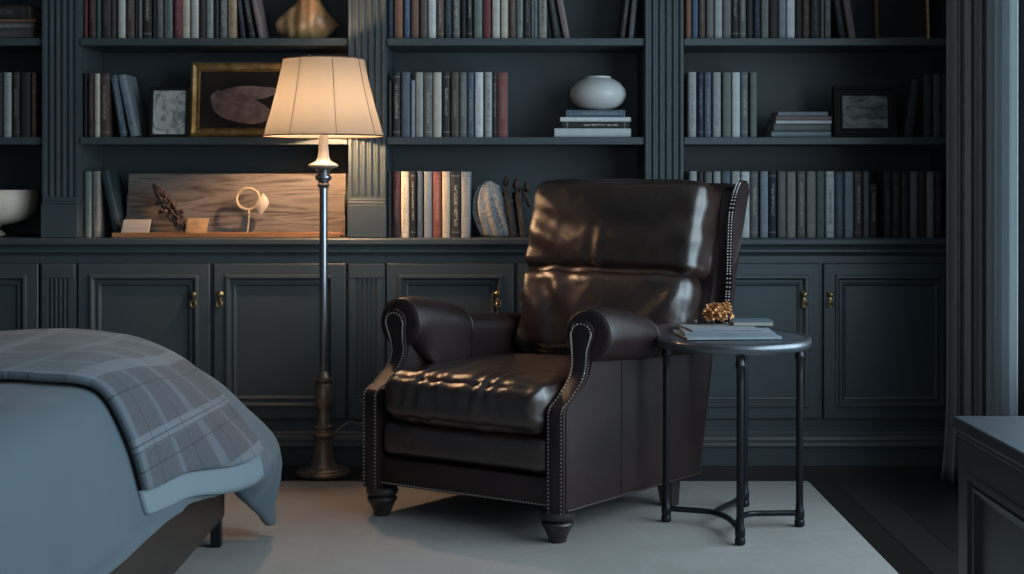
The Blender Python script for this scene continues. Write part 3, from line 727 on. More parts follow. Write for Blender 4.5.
# ================================================================ ARMCHAIR
O = Vector((-.168, 4.66, 0)); ua = math.radians(-32)
U = Vector((math.cos(ua), math.sin(ua), 0)); Wv = Vector((-math.sin(ua), math.cos(ua), 0)); SH = .13
def P(cx, cy, z): return O+U*(cx+SH*cy)+Wv*cy+Vector((0, 0, z))
CHR = root('armchair', (O.x, O.y, RZ), 'dark brown leather recliner armchair with rolled arms and nailhead trim', 'armchair')
def mapP(bm):
    for v in bm.verts: v.co = P(*v.co)
    return bm
def clp(bm, name, m, par=CHR, smooth=True, angle=38, mapped=False):
    if not mapped: mapP(bm)
    return link(name, bm, m, par, smooth=smooth, angle=angle)
def cushion(x0, x1, y0, y1, z0_, z1_, r, crown, seed, amp, n=(44, 34, 16), M=None, fn=None, crownf=0.0):
    """soft rounded box with puffed faces and leather creases"""
    bm = bmesh.new(); nx, ny, nz = n
    idx = {}
    def g(i, j, k):
        key = (i, j, k)
        if key in idx: return idx[key]
        a, b, c = 2*i/nx-1, 2*j/ny-1, 2*k/nz-1
        hx, hy, hz = (x1-x0)/2, (y1-y0)/2, (z1_-z0_)/2
        p = Vector((a*hx, b*hy, c*hz))
        q = Vector((max(-hx+r, min(hx-r, p.x)), max(-hy+r, min(hy-r, p.y)), max(-hz+r, min(hz-r, p.z))))
        d = p-q
        nn = Vector((1 if a >= 1 else -1 if a <= -1 else 0, 1 if b >= 1 else -1 if b <= -1 else 0, 1 if c >= 1 else -1 if c <= -1 else 0))
        if d.length > 1e-6: d.normalize(); p = q+d*r; nrm = d
        else: nrm = nn.normalized()
        px, py, pz = 1-a*a, 1-b*b, 1-c*c
        p.z += c*crown*(max(px, 0)*max(py, 0))**.55
        p.y += b*crownf*(max(px, 0)*max(pz, 0))**.55
        p = p+Vector(((x0+x1)/2, (y0+y1)/2, (z0_+z1_)/2))
        if fn: disp = fn(p, nrm, a, b, c)
        else: disp = 0
        w1 = noise.noise(Vector((p.x*5+seed, p.y*5, p.z*5)))
        rg = 1-abs(noise.noise(Vector((p.x*11+seed*2, p.y*7+3, p.z*9))))*2
        disp += amp*(w1*.6+max(0, rg)**3*.55)
        p = p+nrm*disp
        if M is not None: p = M @ p
        idx[key] = bm.verts.new(p); return idx[key]
    for i in range(nx):
        for j in range(ny):
            for k in (0, nz): bm.faces.new((g(i, j, k), g(i+1, j, k), g(i+1, j+1, k), g(i, j+1, k)))
    for i in range(nx):
        for k in range(nz):
            for j in (0, ny): bm.faces.new((g(i, j, k), g(i+1, j, k), g(i+1, j, k+1), g(i, j, k+1)))
    for j in range(ny):
        for k in range(nz):
            for i in (0, nx): bm.faces.new((g(i, j, k), g(i, j+1, k), g(i, j+1, k+1), g(i, j, k+1)))
    return bm
def rot_about(y, z, ang):
    return Matrix.Translation((0, y, z)) @ Matrix.Rotation(ang, 4, 'X') @ Matrix.Translation((0, -y, -z))
# front rail and inner box
clp(BX(-.332, .332, .012, .74, .115, .205, .006, 3), 'front_rail', M_leather)
clp(cushion(-.322, .322, .004, .50, .215, .330, .028, .004, 3, .0035, (50, 26, 12), crownf=.006), 'footrest_pad', M_leather_w)
def seatfn(p, n, a, b, c):
    d = 0
    if n.y < -.2 or (c > .3 and b < -.4):     # gathered folds along the front edge
        k = math.exp(-((b+1)/.45)**2)
        d += .0050*k*math.sin(p.x*95+3.5*noise.noise(Vector((p.x*9, p.z*8, 1))))*(.45+.55*max(0, c))*(.6+.6*noise.noise(Vector((p.x*6, 2, 3))))
    return d
clp(cushion(-.304, .320, -.022, .70, .338, .492, .050, .026, 11, .0045, (80, 60, 22), fn=seatfn, crownf=.016), 'seat_cushion', M_leather_w)
def backfn(p, n, a, b, c):
    d = 0
    if n.y < .2:
        k = math.exp(-((a+.75)/.55)**2)
        d += .0085*k*math.sin((p.x*.85+p.z*.55)*46+1.5*noise.noise(Vector((p.x*7, p.z*7, 5))))*(1-.4*c*c)
        k2 = math.exp(-((a-.9)/.30)**2)
        d += .008*k2*math.sin((p.x*.6-p.z*.6)*52)
    return d
Mr = Matrix.Translation((0, -.018, 0)) @ rot_about(.78, .48, math.radians(-13))
clp(cushion(-.300, .372, .655, .80, .480, .800, .050, .02, 21, .0040, (70, 14, 44), M=Mr, fn=backfn, crownf=.030), 'lumbar_cushion', M_leather_w)
def headfn(p, n, a, b, c):
    d = 0
    if n.y < .2:
        d += .005*math.exp(-((a+.8)/.3)**2)*math.sin(p.z*50+p.x*25)
        d += .005*math.exp(-((a-.92)/.18)**2)*math.sin(p.z*48+2)
        d -= .010*math.exp(-((c+.05)/.25)**2)*(1-a*a)*.6
        d += .004*math.exp(-((a+.1)/.12)**2)*math.sin(p.x*90)*max(0, -c+.3)
    return d
Mr2 = Matrix.Translation((0, -.012, -.004)) @ rot_about(.86, .80, math.radians(-15))
clp(cushion(-.312, .384, .735, .885, .785, 1.118, .036, .010, 31, .0025, (74, 16, 44), M=Mr2, fn=headfn, crownf=.026), 'head_cushion', M_leather_w)
# reclined back shell
bm = bmesh.new()
prism(bm, [(.70, .12), (.76, .12), (.80, .30), (.865, .60), (.93, .85), (.985, 1.06), (.995, 1.10), (.985, 1.118), (.965, 1.120), (.945, 1.10), (.88, .80), (.80, .50), (.70, .40)],
      lambda p, t: Vector((t, p[0]-.012, p[1])), -.350, .388)
clp(bm, 'back_shell', M_leather, angle=30)
for sg in (-1, 1):
    c0, c1 = (.424, .448) if sg > 0 else (-.352, -.384)
    bm = bmesh.new()
    front = smoothpts([(.855, .60, 0), (.872, .72, 0), (.880, .80, 0), (.884, .90, 0), (.892, 1.00, 0), (.915, 1.07, 0), (.935, 1.105, 0), (.950, 1.122, 0)], 5)
    back = smoothpts([(.970, 1.130, 0), (.995, 1.122, 0), (1.003, 1.10, 0), (.985, 1.05, 0), (.955, .95, 0), (.925, .85, 0), (.902, .75, 0), (.880, .65, 0), (.862, .58, 0)], 5)
    poly = [(p.x, p.y) for p in front]+[(p.x, p.y) for p in back]
    vs = prism(bm, poly, lambda p, t: Vector((t, p[0], p[1])), c0, c1)
    bmesh.ops.bevel(bm, geom=[e for e in bm.edges if len({round(v.co.x, 4) for v in e.verts}) == 1], offset=.007, segments=3, affect='EDGES')
    w_ = clp(bm, 'wing', M_leather, angle=35)
    if sg > 0:
        lb = bmesh.new(); mid = Vector((.93, .86, 0))
        prism(lb, [(p[0]+.012 if p[0] < .95 and p[1] < 1.1 else p[0]-.004, min(p[1], 1.116)) for p in poly], lambda p, t: Vector((t, p[0], p[1])), .387, .4245)
        clp(lb, 'wing_lining', M_leather, w_, angle=35)
        for q, cxn in ((-.002, .4305), (-.002, .4415)):
            nb = bmesh.new()
            fl = [front[i] for i in range(len(front))]
            acc = 0; last = fl[0]
            for i in range(1, len(fl)):
                seg_n = max(1, round((fl[i]-fl[i-1]).length/.0112))
                for j in range(seg_n):
                    pt = fl[i-1].lerp(fl[i], j/seg_n)
                    bmesh.ops.create_icosphere(nb, subdivisions=1, radius=.0034, matrix=Matrix.Translation((cxn, pt.x+q, pt.y)))
            clp(nb, 'nailhead_trim', M_nail, w_)
# arms
def arm(sg):
    mx = sg; xo = .390; xi = .322
    prof = [(.002, .105), (.002, .418)]+[(p.x, p.y) for p in smoothpts([(.012, .430, 0), (.065, .462, 0), (.115, .505, 0), (.138, .555, 0), (.144, .62, 0)], 5)]+[(.60, .60), (.855, .58), (.835, .45), (.765, .105)]
    bm = bmesh.new(); prism(bm, prof, lambda p, t: Vector((t, p[0], p[1])), mx*xi, mx*xo)
    bmesh.ops.bevel(bm, geom=[e for e in bm.edges if abs(e.verts[0].co.x-e.verts[1].co.x) < 1e-5], offset=.005, segments=2, affect='EDGES')
    A = clp(bm, 'arm', M_leather, angle=30)
    # roll
    bm = bmesh.new(); xc = mx*.367+.010
    st = [(.130, .010, .643, 0), (.131, .060, .643, 0), (.136, .078, .643, 0), (.150, .085, .643, 0), (.18, .087, .643, .3), (.24, .086, .638, 1), (.34, .080, .625, 1), (.41, .074, .612, 1), (.425, .069, .609, 1.0), (.44, .060, .598, 1), (.62, .056, .588, 1), (.80, .054, .578, 1)]
    sp = smoothpts([(a, b, c) for a, b, c, d in st], 4); dn = smoothpts([(d, 0, 0) for a, b, c, d in st], 4)
    rings = []; n = 40
    for p, q in zip(sp, dn):
        ring = []; kk = max(0, min(1, q.x))
        for k in range(n):
            a = 2*PI*k/n      # a=0 points outwards; the inner lower quarter drops straight down to the seat
            ox, oz = p.y*math.cos(a), p.y*math.sin(a)
            if math.cos(a) < 0 and math.sin(a) < 0:
                f = min(1, -math.sin(a)*1.15); ox = ox*(1-kk)+kk*(-p.y*(1-.10*f) if a < 1.42*PI else ox); oz = oz*(1-kk)+kk*(-f*.15)
            ring.append(bm.verts.new((xc+mx*ox, p.x, p.z+oz)))
        rings.append(ring)
    for a, b in zip(rings, rings[1:]):
        for k in range(n): bm.faces.new((a[k], a[(k+1) % n], b[(k+1) % n], b[k]))
    bm.faces.new(rings[0]); bm.faces.new(rings[-1])
    clp(bm, 'arm_roll', M_leather, A, angle=60)
    bm = bmesh.new()   # seam piping round the roll
    tube(bm, [(xc+.0705*mx*math.cos(a), .424, .609+.0705*math.sin(a)) for a in [-.35*PI+1.4*PI*k/30 for k in range(31)]], .0028, 6)
    clp(bm, 'piping', M_pipe, A, angle=60); bm = bmesh.new()
    tube(bm, [(xc+.0815*math.cos(a), .140, .643+.0815*math.sin(a)) for a in [2*PI*k/36 for k in range(36)]], .0028, 6, closed=True)
    clp(bm, 'piping', M_pipe, A, angle=60)
    # front scroll panel: follows the S curve then curls outwards over the end of the roll
    cl = [(.0, .105, .358, .060), (.0, .25, .358, .060), (.0, .412, .358, .060), (.010, .428, .358, .060), (.062, .462, .357, .062), (.112, .507, .355, .062), (.129, .550, .354, .062), (.126, .590, .357, .066), (.124, .618, .361, .076), (.124, .645, .364, .086), (.124, .668, .365, .076), (.124, .683, .365, .052), (.124, .690, .365, .016)]
    pts = smoothpts([(a, b, c) for a, b, c, d in cl[3:]], 5); wd = smoothpts([(d, 0, 0) for a, b, c, d in cl[3:]], 5)
    L = [(cl[0][0], cl[0][1], cl[0][2], cl[0][3]), cl[1], cl[2]]+[(p.x, p.y, p.z, q.x) for p, q in zip(pts, wd)]
    bm = bmesh.new(); rows = []; th = .007
    for a, b, c, d in L:
        rows.append([bm.verts.new((mx*(c+o*d/2), a-e, b)) for o, e in ((-1, -.004), (-1, th*.6), (-.85, th), (0, th*1.1), (.85, th), (1, th*.6), (1, -.004))])
    for r0, r1 in zip(rows, rows[1:]):
        for k in range(6): bm.faces.new((r0[k], r0[k+1], r1[k+1], r1[k]))
    bm.faces.new(rows[0]); bm.faces.new(rows[-1])
    S = clp(bm, 'scroll_panel', M_leather, A, angle=35)
    for side in (-1, 1):
        nb = bmesh.new()
        path = [Vector((mx*(c+side*(d/2-.007)), a-th*1.0, b)) for a, b, c, d in L if b < .655]
        for i in range(1, len(path)):
            m_ = max(1, round((path[i]-path[i-1]).length/.0118))
            for j in range(m_):
                pt = path[i-1].lerp(path[i], j/m_)
                bmesh.ops.create_icosphere(nb, subdivisions=1, radius=.0036, matrix=Matrix.Translation(pt))
        clp(nb, 'nailhead_trim', M_nail, A)
    nb = bmesh.new()
    hc = (mx*.362, .655)
    for k in range(9):
        a = PI*(k/8)*1.0; pt = Vector((mx*.365+mx*.033*math.cos(a), .124-th-.001, .654+.024*math.sin(a)))
        bmesh.ops.create_icosphere(nb, subdivisions=1, radius=.0036, matrix=Matrix.Translation(pt))
    clp(nb, 'nailhead_trim', M_nail, A)
    bm = bmesh.new()
    tube(bm, [(mx*.3925, .765, .112), (mx*.3925, .40, .112), (mx*.3925, .01, .112)], .003, 6)
    clp(bm, 'side_piping', M_pipe, A); bm = bmesh.new()
    tube(bm, [(mx*.3915, .30, .112), (mx*.3915, .30, .35), (mx*.3915, .30, .56)], .0016, 6)
    clp(bm, 'side_seam', M_pipe, A); bm = bmesh.new()
    tube(bm, [(mx*.3925, .765, .112), (mx*.3925, .835, .45), (mx*.3925, .853, .56)], .0025, 6)
    clp(bm, 'side_piping', M_pipe, A)
    return A
arm(-1); arm(1)
# nails along the bottom of the front
nb = bmesh.new()
for k in range(62):
    x = -.33+.66*k/61
    bmesh.ops.create_icosphere(nb, subdivisions=1, radius=.0034, matrix=Matrix.Translation((x, .010, .122)))
clp(nb, 'nailhead_trim', M_nail)
# turned front feet, square rear feet
for fx in (-.338, .342):
    p = P(fx, .030, 0)
    bm = bmesh.new(); lathe(bm, [(.024, 0), (.029, .004), (.031, .018), (.040, .040), (.048, .054), (.051, .062), (.048, .068), (.040, .071), (.043, .076), (.052, .080), (.055, .088), (.053, .098), (.046, .104)], p.x, p.y, 28, RZ+.0005)
    for v in bm.verts: v.co.z = RZ+.0005+(v.co.z-RZ-.0005)*(.104-RZ)/.104*1.005
    link('front_foot', bm, M_darkwood, CHR, smooth=True, angle=35)
for fx in (-.335, .335):
    bm = bmesh.new(); vs = box(bm, fx-.030, fx+.030, .630, .690, RZ+.0005, .116, .003)
    for v in bm.verts:
        k = (v.co.z-RZ)/.10
        v.co.x = fx+(v.co.x-fx)*(.72+.28*k); v.co.y = .66+(v.co.y-.66)*(.72+.28*k)+.008*(1-k)
    clp(bm, 'rear_foot', M_darkwood, smooth=False)

# ================================================================ SIDE TABLE
TC = Vector((.722, 4.745, 0)); TZ = .622; TRX, TRY = .252, .300
TB = root('side_table', (TC.x, TC.y, RZ), 'round dark metal side table with four thin legs beside the armchair', 'side table')
bm = bmesh.new()
tp = [(.02, TZ-.034), (.90, TZ-.034), (.955, TZ-.032), (.985, TZ-.026), (.995, TZ-.018), (1.0, TZ-.012), (.996, TZ-.006), (.985, TZ-.001), (.965, TZ+.002), (.945, TZ+.001), (.93, TZ-.004), (.915, TZ-.005), (.90, TZ-.002), (.88, TZ-.001), (.02, TZ)]
n = 72; rings = []
for r, z in tp: rings.append([bm.verts.new((TC.x+TRX*r*math.cos(2*PI*k/n), TC.y+TRY*r*math.sin(2*PI*k/n), z)) for k in range(n)])
for a, b in zip(rings, rings[1:]):
    for k in range(n): bm.faces.new((a[k], a[(k+1) % n], b[(k+1) % n], b[k]))
bm.faces.new(rings[0]); bm.faces.new(rings[-1])
link('table_top', bm, M_tabletop, TB, smooth=True, angle=60)
legs = [(.507, 4.765), (.702, 4.462), (.932, 4.70), (.800, 4.985)]
for lx, ly in legs:
    bm = bmesh.new()
    lathe(bm, [(.012, 0), (.0165, .004), (.0165, .018), (.014, .022), (.016, .030), (.016, .050), (.0125, .056), (.0115, .10), (.0110, .50), (.0115, .540), (.015, .548), (.0155, .556), (.013, .562), (.012, .572), (.015, TZ-.034-RZ-.002)], lx, ly, 20, RZ+.0005)
    link('leg', bm, M_blackmetal, TB, smooth=True, angle=35)
zs = RZ+.044
for pts in ([(.507, 4.765), (.60, 4.735), (.655, 4.705), (.690, 4.62), (.702, 4.462)], [(.932, 4.70), (.84, 4.695), (.76, 4.680), (.713, 4.58), (.702, 4.462)], [(.800, 4.985), (.745, 4.86), (.69, 4.77), (.655, 4.705)]):
    bm = bmesh.new(); tube(bm, smoothpts([(x, y, zs) for x, y in pts], 8), .0095, 12)
    link('stretcher', bm, M_blackmetal, TB, smooth=True)

# papers and ornament on the table
def sheet(name, x0, x1, y0, y1, zb, th, rz, m, label, cat, curl=0.0, pages=True):
    cx_, cy_ = (x0+x1)/2, (y0+y1)/2; hw, hd = (x1-x0)/2, (y1-y0)/2
    R = root(name, (cx_, cy_, zb), label, cat)
    Mz = Matrix.Translation((cx_, cy_, zb)) @ Matrix.Rotation(rz, 4, 'Z')
    def slab(ex, za, zb2):
        bm = bmesh.new(); nx = 16
        for s in range(2):
            pass
        top = []; bot = []
        def f(a, z): return z+curl*((a+1)/2)**2*0+curl*max(0, -a-.2)**2
        V = []
        for i in range(nx+1):
            a = 2*i/nx-1
            V.append([bm.verts.new(Mz @ Vector((a*(hw+ex), sgn*(hd+ex), f(a, zz)))) for sgn, zz in ((-1, za), (1, za), (1, zb2), (-1, zb2))])
        for p, q in zip(V, V[1:]):
            for k in range(4): bm.faces.new((p[k], p[(k+1) % 4], q[(k+1) % 4], q[k]))
        bm.faces.new(V[0]); bm.faces.new(V[-1])
        return bm
    if pages:
        link('pages', slab(-.003, .0012, th-.0012), M_pages if m is M_paper2 else M_paper, R)
        link('cover', slab(0, th-.0011, th), m, R); link('cover', slab(0, .0002, .0011), m, R)
    else: link('folded_sheet', slab(0, .0002, th), m, R)
    return R
tz = TZ+.0025
sheet('newspaper', .545, .85, 4.60, 4.84, tz, .008, .08, M_paper, 'folded grey newspaper at the bottom of the pile on the side table', 'newspaper', pages=False)
sheet('magazine', .555, .845, 4.63, 4.85, tz+.0085, .009, -.03, M_paper, 'pale grey magazine lying on the folded newspaper on the side table', 'magazine', .0)
sheet('magazine', .570, .80, 4.67, 4.87, tz+.018, .005, .10, M_paper, 'thin pale magazine under the notebook and copper ornament', 'magazine', .0)
sheet('notebook', .735, .870, 4.80, 4.93, tz+.0235, .013, -.05, M_paper2, 'small blue-grey notebook on the right of the pile on the side table', 'notebook')
bm = bmesh.new(); oc = Vector((XX(719, 4.84), 4.84, tz+.0238+.022))
for k in range(95):
    a = random.uniform(0, 2*PI); e = random.uniform(-.55, 1.1); R_ = random.uniform(.45, 1)
    d = Vector((math.cos(a)*math.cos(e)*.046, math.sin(a)*math.cos(e)*.034, math.sin(e)*.046+.016))*R_
    mm = Matrix.Translation(oc+d) @ Matrix.Rotation(random.uniform(0, PI), 4, 'Z') @ Matrix.Rotation(random.uniform(-1.2, 1.2), 4, 'X') @ Matrix.Diagonal((random.uniform(.007, .014), random.uniform(.0012, .003), random.uniform(.006, .012), 1))
    bmesh.ops.create_icosphere(bm, subdivisions=2, radius=1, matrix=mm)
for v in bm.verts:
    v.co += Vector((noise.noise(v.co*140), noise.noise(v.co*140+Vector((9, 0, 0))), noise.noise(v.co*140+Vector((0, 9, 0)))))*.005
    v.co.z = max(v.co.z, tz+.0240)
tag(link('copper_flower', bm, M_copper, smooth=True, angle=30), 'crumpled copper coloured leaf ornament on the papers of the side table', 'ornament')

# ================================================================ FLOOR LAMP
LX, LY = XX(323.5, 5.545), 5.545; k_ = LY/F
LP = root('floor_lamp', (LX, LY, 0), 'tall pewter and bronze floor lamp with a lit cream shade', 'floor lamp')
def zl(y): return CH-(y-HZ)*k_
def pr(lst): return [(r*k_, max(.0005, zl(y))) for y, r in lst]
def lpart(name, lst, m, n=32): 
    bm = bmesh.new(); lathe(bm, pr(lst), LX, LY, n); return link(name, bm, m, LP, smooth=True, angle=32)
lpart('base', [(478, 25), (474, 27), (471, 27), (469.5, 25), (469, 21), (467, 19.5), (465.5, 14), (463, 13), (461, 12), (456, 11), (450, 10), (441, 9), (437, 9.5), (435, 11), (433, 11), (431, 8.5), (429, 8), (427, 10), (425.5, 10), (424, 7.5), (417, 6), (411, 5.2), (408, 6.2), (405, 8.2), (398, 9), (388, 8.3), (383, 7.2), (381, 8.5), (380, 11), (378.5, 11), (377.5, 7), (375, 5.5), (371, 4.6)], M_bronze)
lpart('pole', [(371.5, 4.2), (187, 4.0)], M_pewter)
lpart('collar', [(188, 4.6), (186.5, 5.6), (184.5, 6.2), (182.5, 5.0), (181, 5.5), (180, 7.6), (178, 8.4), (176, 8.0), (174.5, 5.8), (173, 5.4), (171, 6.6), (169.5, 8.5), (168.5, 7)], M_pewter)
lpart('neck', [(168.7, 8), (167.5, 13), (166, 15), (164.5, 14.5), (163, 11), (161, 7.6), (158, 6), (150, 5), (140, 4.6), (132, 4.4)], M_ivory)
lpart('socket', [(132.1, 3.2), (124, 3.2), (123, 4), (121, 4), (120.5, 2)], M_brass, 20)
bm = bmesh.new(); bmesh.ops.create_uvsphere(bm, u_segments=20, v_segments=12, radius=.028, matrix=Matrix.Translation((LX, LY, zl(112))) @ Matrix.Diagonal((1, 1, 1.2, 1)))
link('bulb', bm, M_bulb, LP, smooth=True)
# shade: closed thin cone
bm = bmesh.new(); th = .0016
r0, r1, zb, ztop = 60.0*k_, 40.5*k_, zl(136), zl(59.5)
def shade_ring(r, z, n=96): return [bm.verts.new((LX+r*math.cos(2*PI*q/n+.13), LY+r*math.sin(2*PI*q/n+.13), z)) for q in range(n)]
N_ = 10
RR = [shade_ring(r0+(r1-r0)*i/N_-.004*math.sin(PI*i/N_), zb+(ztop-zb)*i/N_) for i in range(N_+1)]
for a, b in zip(RR, RR[1:]):
    for q in range(96): bm.faces.new((a[q], a[(q+1) % 96], b[(q+1) % 96], b[q]))
S_ = link('lamp_shade', bm, M_shade, LP, smooth=True, angle=80)
for rr, zz in ((r0, zb), (r1, ztop)):
    bm = bmesh.new(); tube(bm, [(LX+rr*math.cos(2*PI*q/64), LY+rr*math.sin(2*PI*q/64), zz) for q in range(64)], .0026, 8, closed=True)
    link('shade_trim', bm, M_trim, S_, smooth=True)
for q in range(8):
    a = -PI/2+.34+q*PI/4
    bm = bmesh.new(); tube(bm, [(LX+(r+.0012)*math.cos(a), LY+(r+.0012)*math.sin(a), z) for r, z in [(r0+(r1-r0)*i/8-.004*math.sin(PI*i/8), zb+(ztop-zb)*i/8) for i in range(9)]], .0013, 6)
    link('shade_rib', bm, M_trim, S_)
bm = bmesh.new()
for q in range(3):
    a = 2*PI*q/3+.3; tube(bm, [(LX, LY, zl(62)), (LX+r1*math.cos(a), LY+r1*math.sin(a), zl(58))], .0015, 6)
tube(bm, [(LX, LY, zl(121)), (LX+.045, LY, zl(110)), (LX+.04, LY, zl(80)), (LX, LY, zl(62))], .0015, 6)
link('shade_carrier', bm, M_blackmetal, LP)
# flex
pts = smoothpts([(LX+.035, LY-.02, zl(434)), (LX+.09, LY+.03, zl(424)), (LX+.14, LY+.05, .19), (LX+.19, LY+.04, .215), (LX+.26, LY+.02, .17), (LX+.42, LY-.02, .03), (LX+.60, LY+.02, .006)], 8)
bm = bmesh.new(); tube(bm, pts, .0028, 8); link('power_cord', bm, M_cable, LP, smooth=True)

# ================================================================ BED
PN = [(-2.90, .640), (-2.2, .640), (-1.5, .642), (-1.15, .645), (-1.02, .642), (-.962, .610), (-.922, .52), (-.890, .40), (-.868, .335)]
PF = [(-2.90, .640), (-2.2, .630), (-1.6, .632), (-1.32, .636), (-1.10, .602), (-.95, .525), (-.825, .415), (-.742, .325), (-.728, .24)]
def bedprof(Y):
    t = max(0, min(1, (Y-3.35)/(4.45-3.35))); t = t*t*(3-2*t)
    pts = [Vector((a[0]*(1-t)+b[0]*t, 0, a[1]*(1-t)+b[1]*t)) for a, b in zip(PN, PF)]
    # hem level
    for (ya, za), (yb_, zb_) in zip(HEM, HEM[1:]):
        if ya <= Y <= yb_: hz = za+(zb_-za)*(Y-ya)/(yb_-ya); break
    else: hz = HEM[-1][1] if Y > HEM[-1][0] else HEM[0][1]
    last = pts[-1].copy(); pts.append(Vector((last.x+.0+(-.018*t+.03*(1-t))-.105*max(0, min(1, (4.54-Y)/.22))*t, 0, hz)))
    return smoothpts(pts, 6)
HEM = [(2.0, .38), (2.9, .335), (3.8, .285), (4.22, .255), (4.29, .235), (4.54, .045), (4.60, .05), (4.66, .09)]
def arc(pts):
    s = [0]
    for a, b in zip(pts, pts[1:]): s.append(s[-1]+(b-a).length)
    return s
def bedpt(Y, v, off=0.0, vmode='frac'):
    """v: fraction 0..1 of the arc from head to hem"""
    yc = min(Y, 4.56)
    pts = bedprof(yc if Y <= 4.56 else min(4.66, Y)); s = arc(pts); L = s[-1]*v if vmode == 'frac' else v
    L = max(0, min(s[-1], L))
    for i in range(1, len(s)):
        if s[i] >= L-1e-9: break
    f = (L-s[i-1])/(s[i]-s[i-1]); p = pts[i-1].lerp(pts[i], f)
    # normal in XZ
    i0, i1 = max(0, i-3), min(len(pts)-1, i+2); t = (pts[i1]-pts[i0]).normalized(); nrm = Vector((-t.z, 0, t.x))
    if nrm.z < 0 and nrm.x < 0: nrm = -nrm
    wv = noise.noise(Vector((p.x*3, Y*2.2, p.z*3)))*.010+noise.noise(Vector((p.x*8, Y*5, p.z*6)))*.004
    if p.x > -1.0 and p.z < .42: wv += .005*math.sin(Y*11+2*noise.noise(Vector((Y*3, 0, 0))))*min(1, (.42-p.z)/.15)
    if Y > 4.3 and p.z < .34: wv += .006*math.sin((p.z*.7-Y*1.0)*48)*min(1, (.34-p.z)/.1)*min(1, (Y-4.3)/.1)
    q = p+nrm*(wv+off); q.y = Y
    return q, s[-1]
bed = root('bed', (-1.9, 3.55, 0), 'low wooden bed under a blue-grey duvet, foot towards the armchair', 'bed')
BN, BFY = 2.45, 4.50
bm = bmesh.new()
box(bm, -2.93, -.885, BN, BFY-.03, .095, .300, .006)
link('bed_frame', bm, M_bedwood, bed)
for x_, y_ in ((-.905, BFY-.06), (-.915, BN+.04), (-2.88, BFY-.06), (-2.88, BN+.04)):
    bm = bmesh.new(); box(bm, x_-.016, x_+.016, y_-.016, y_+.016, (RZ+.0006 if x_ > -1.95 else .0008), .110, .003); link('leg', bm, M_blackmetal, bed)
link('mattress', BX(-2.92, -.99, BN+.02, BFY-.10, .302, .600, .05, 4), M_mattress, bed, smooth=True)
link('headboard', BX(-2.985, -2.935, BN-.05, BFY+.02, .05, 1.15, .015), M_bedwood, bed)
bm = bmesh.new()
def duv(u, v):
    Y = 2.36+(4.62-2.36)*u
    q, L = bedpt(Y, v)
    # near and far sides roll over
    e = 0
    if Y > 4.50: e = ((Y-4.50)/.14)**2.4
    if Y < 2.55: e = ((2.55-Y)/.19)**2.2
    q.z -= .12*e*max(0, min(1, (q.z-.28)/.2)); 
    if Y > 4.56 and q.z < .6: q.x -= .03*((Y-4.56)/.06)**2
    return q
V = grid(bm, duv, 110, 120)
# far side drop
prev = [V[-1][j] for j in range(120)]
for st in range(1, 7):
    cur = []
    for j, v in enumerate(V[-1]):
        z = v.co.z; bot = min(z, .18)
        cur.append(bm.verts.new((v.co.x-.004*st, v.co.y+.03*math.sin(PI/2*min(1, st/3))*(1 if z > .3 else .3), z+(bot-z)*(st/6))))
    for j in range(119): bm.faces.new((prev[j], prev[j+1], cur[j+1], cur[j]))
    prev = cur
bmesh.ops.remove_doubles(bm, verts=bm.verts[:], dist=1e-6)
D = link('duvet', bm, M_duvet, bed, smooth=True, angle=180)
md = D.modifiers.new('thick', 'SOLIDIFY'); md.thickness = .018; md.offset = -1
tag(D, 'x', 'x'); del D['category']; D['label'] = 'plain blue-grey duvet hanging over the foot of the bed'

# plaid throw
TH = root('throw_blanket', (-1.3, 3.9, .66), 'taupe and blue plaid throw folded across the foot of the bed', 'throw')
def thr_edges(u, L):
    """near and far edges in Y as the throw runs from the top down over the foot"""
    return None
def thr(u, v, off):
    # v: 0 = left end on the bed top, 1 = hem over the foot; u: 0 near, 1 far
    Yn = 3.47-.10*v if v < .5 else 3.42+.0*v
    Yf_ = 4.56-.02*v if v < .35 else 4.553-(v-.35)*.50
    Y = Yn+(Yf_-Yn)*u
    _, L = bedpt(Y, 0.0)
    tt = max(0, min(1, (Y-3.35)/1.1)); s_end = L-(.045+.02*u-.030*math.sin(PI*u**.8))-.10*tt**2.2*max(0, min(1, (4.54-Y)/.22))
    s0 = 1.15
    q, _ = bedpt(Y, s0+(s_end-s0)*v, off, 'abs')
    if u < .05: q -= Vector((0, 0, 0))
    if Y > 4.50: q.z -= .12*(((Y-4.50)/.14)**2.4)*(1 if q.z > .3 else 0)
    return q, Y, s0+(s_end-s0)*v
def throw_part(va, vb, m, name, off, nu=70, nv=110):
    bm = bmesh.new(); uvl = bm.loops.layers.uv.new('UVMap'); info = {}
    V = [[None]*nv for _ in range(nu)]
    for i in range(nu):
        for j in range(nv):
            q, Y, s_ = thr(i/(nu-1), va+(vb-va)*j/(nv-1), off); v = bm.verts.new(q); info[v] = (Y, s_); V[i][j] = v
    for i in range(nu-1):
        for j in range(nv-1):
            f = bm.faces.new((V[i][j], V[i+1][j], V[i+1][j+1], V[i][j+1]))
            for l in f.loops: l[uvl].uv = info[l.vert]
    o = link(name, bm, m, TH, smooth=True, angle=180)
    md = o.modifiers.new('thick', 'SOLIDIFY'); md.thickness = .018; md.offset = 1
    return o
throw_part(0, .945, M_throw, 'plaid_cloth', .011)
throw_part(.945, 1.0, M_hem, 'hem', .012, nv=8)

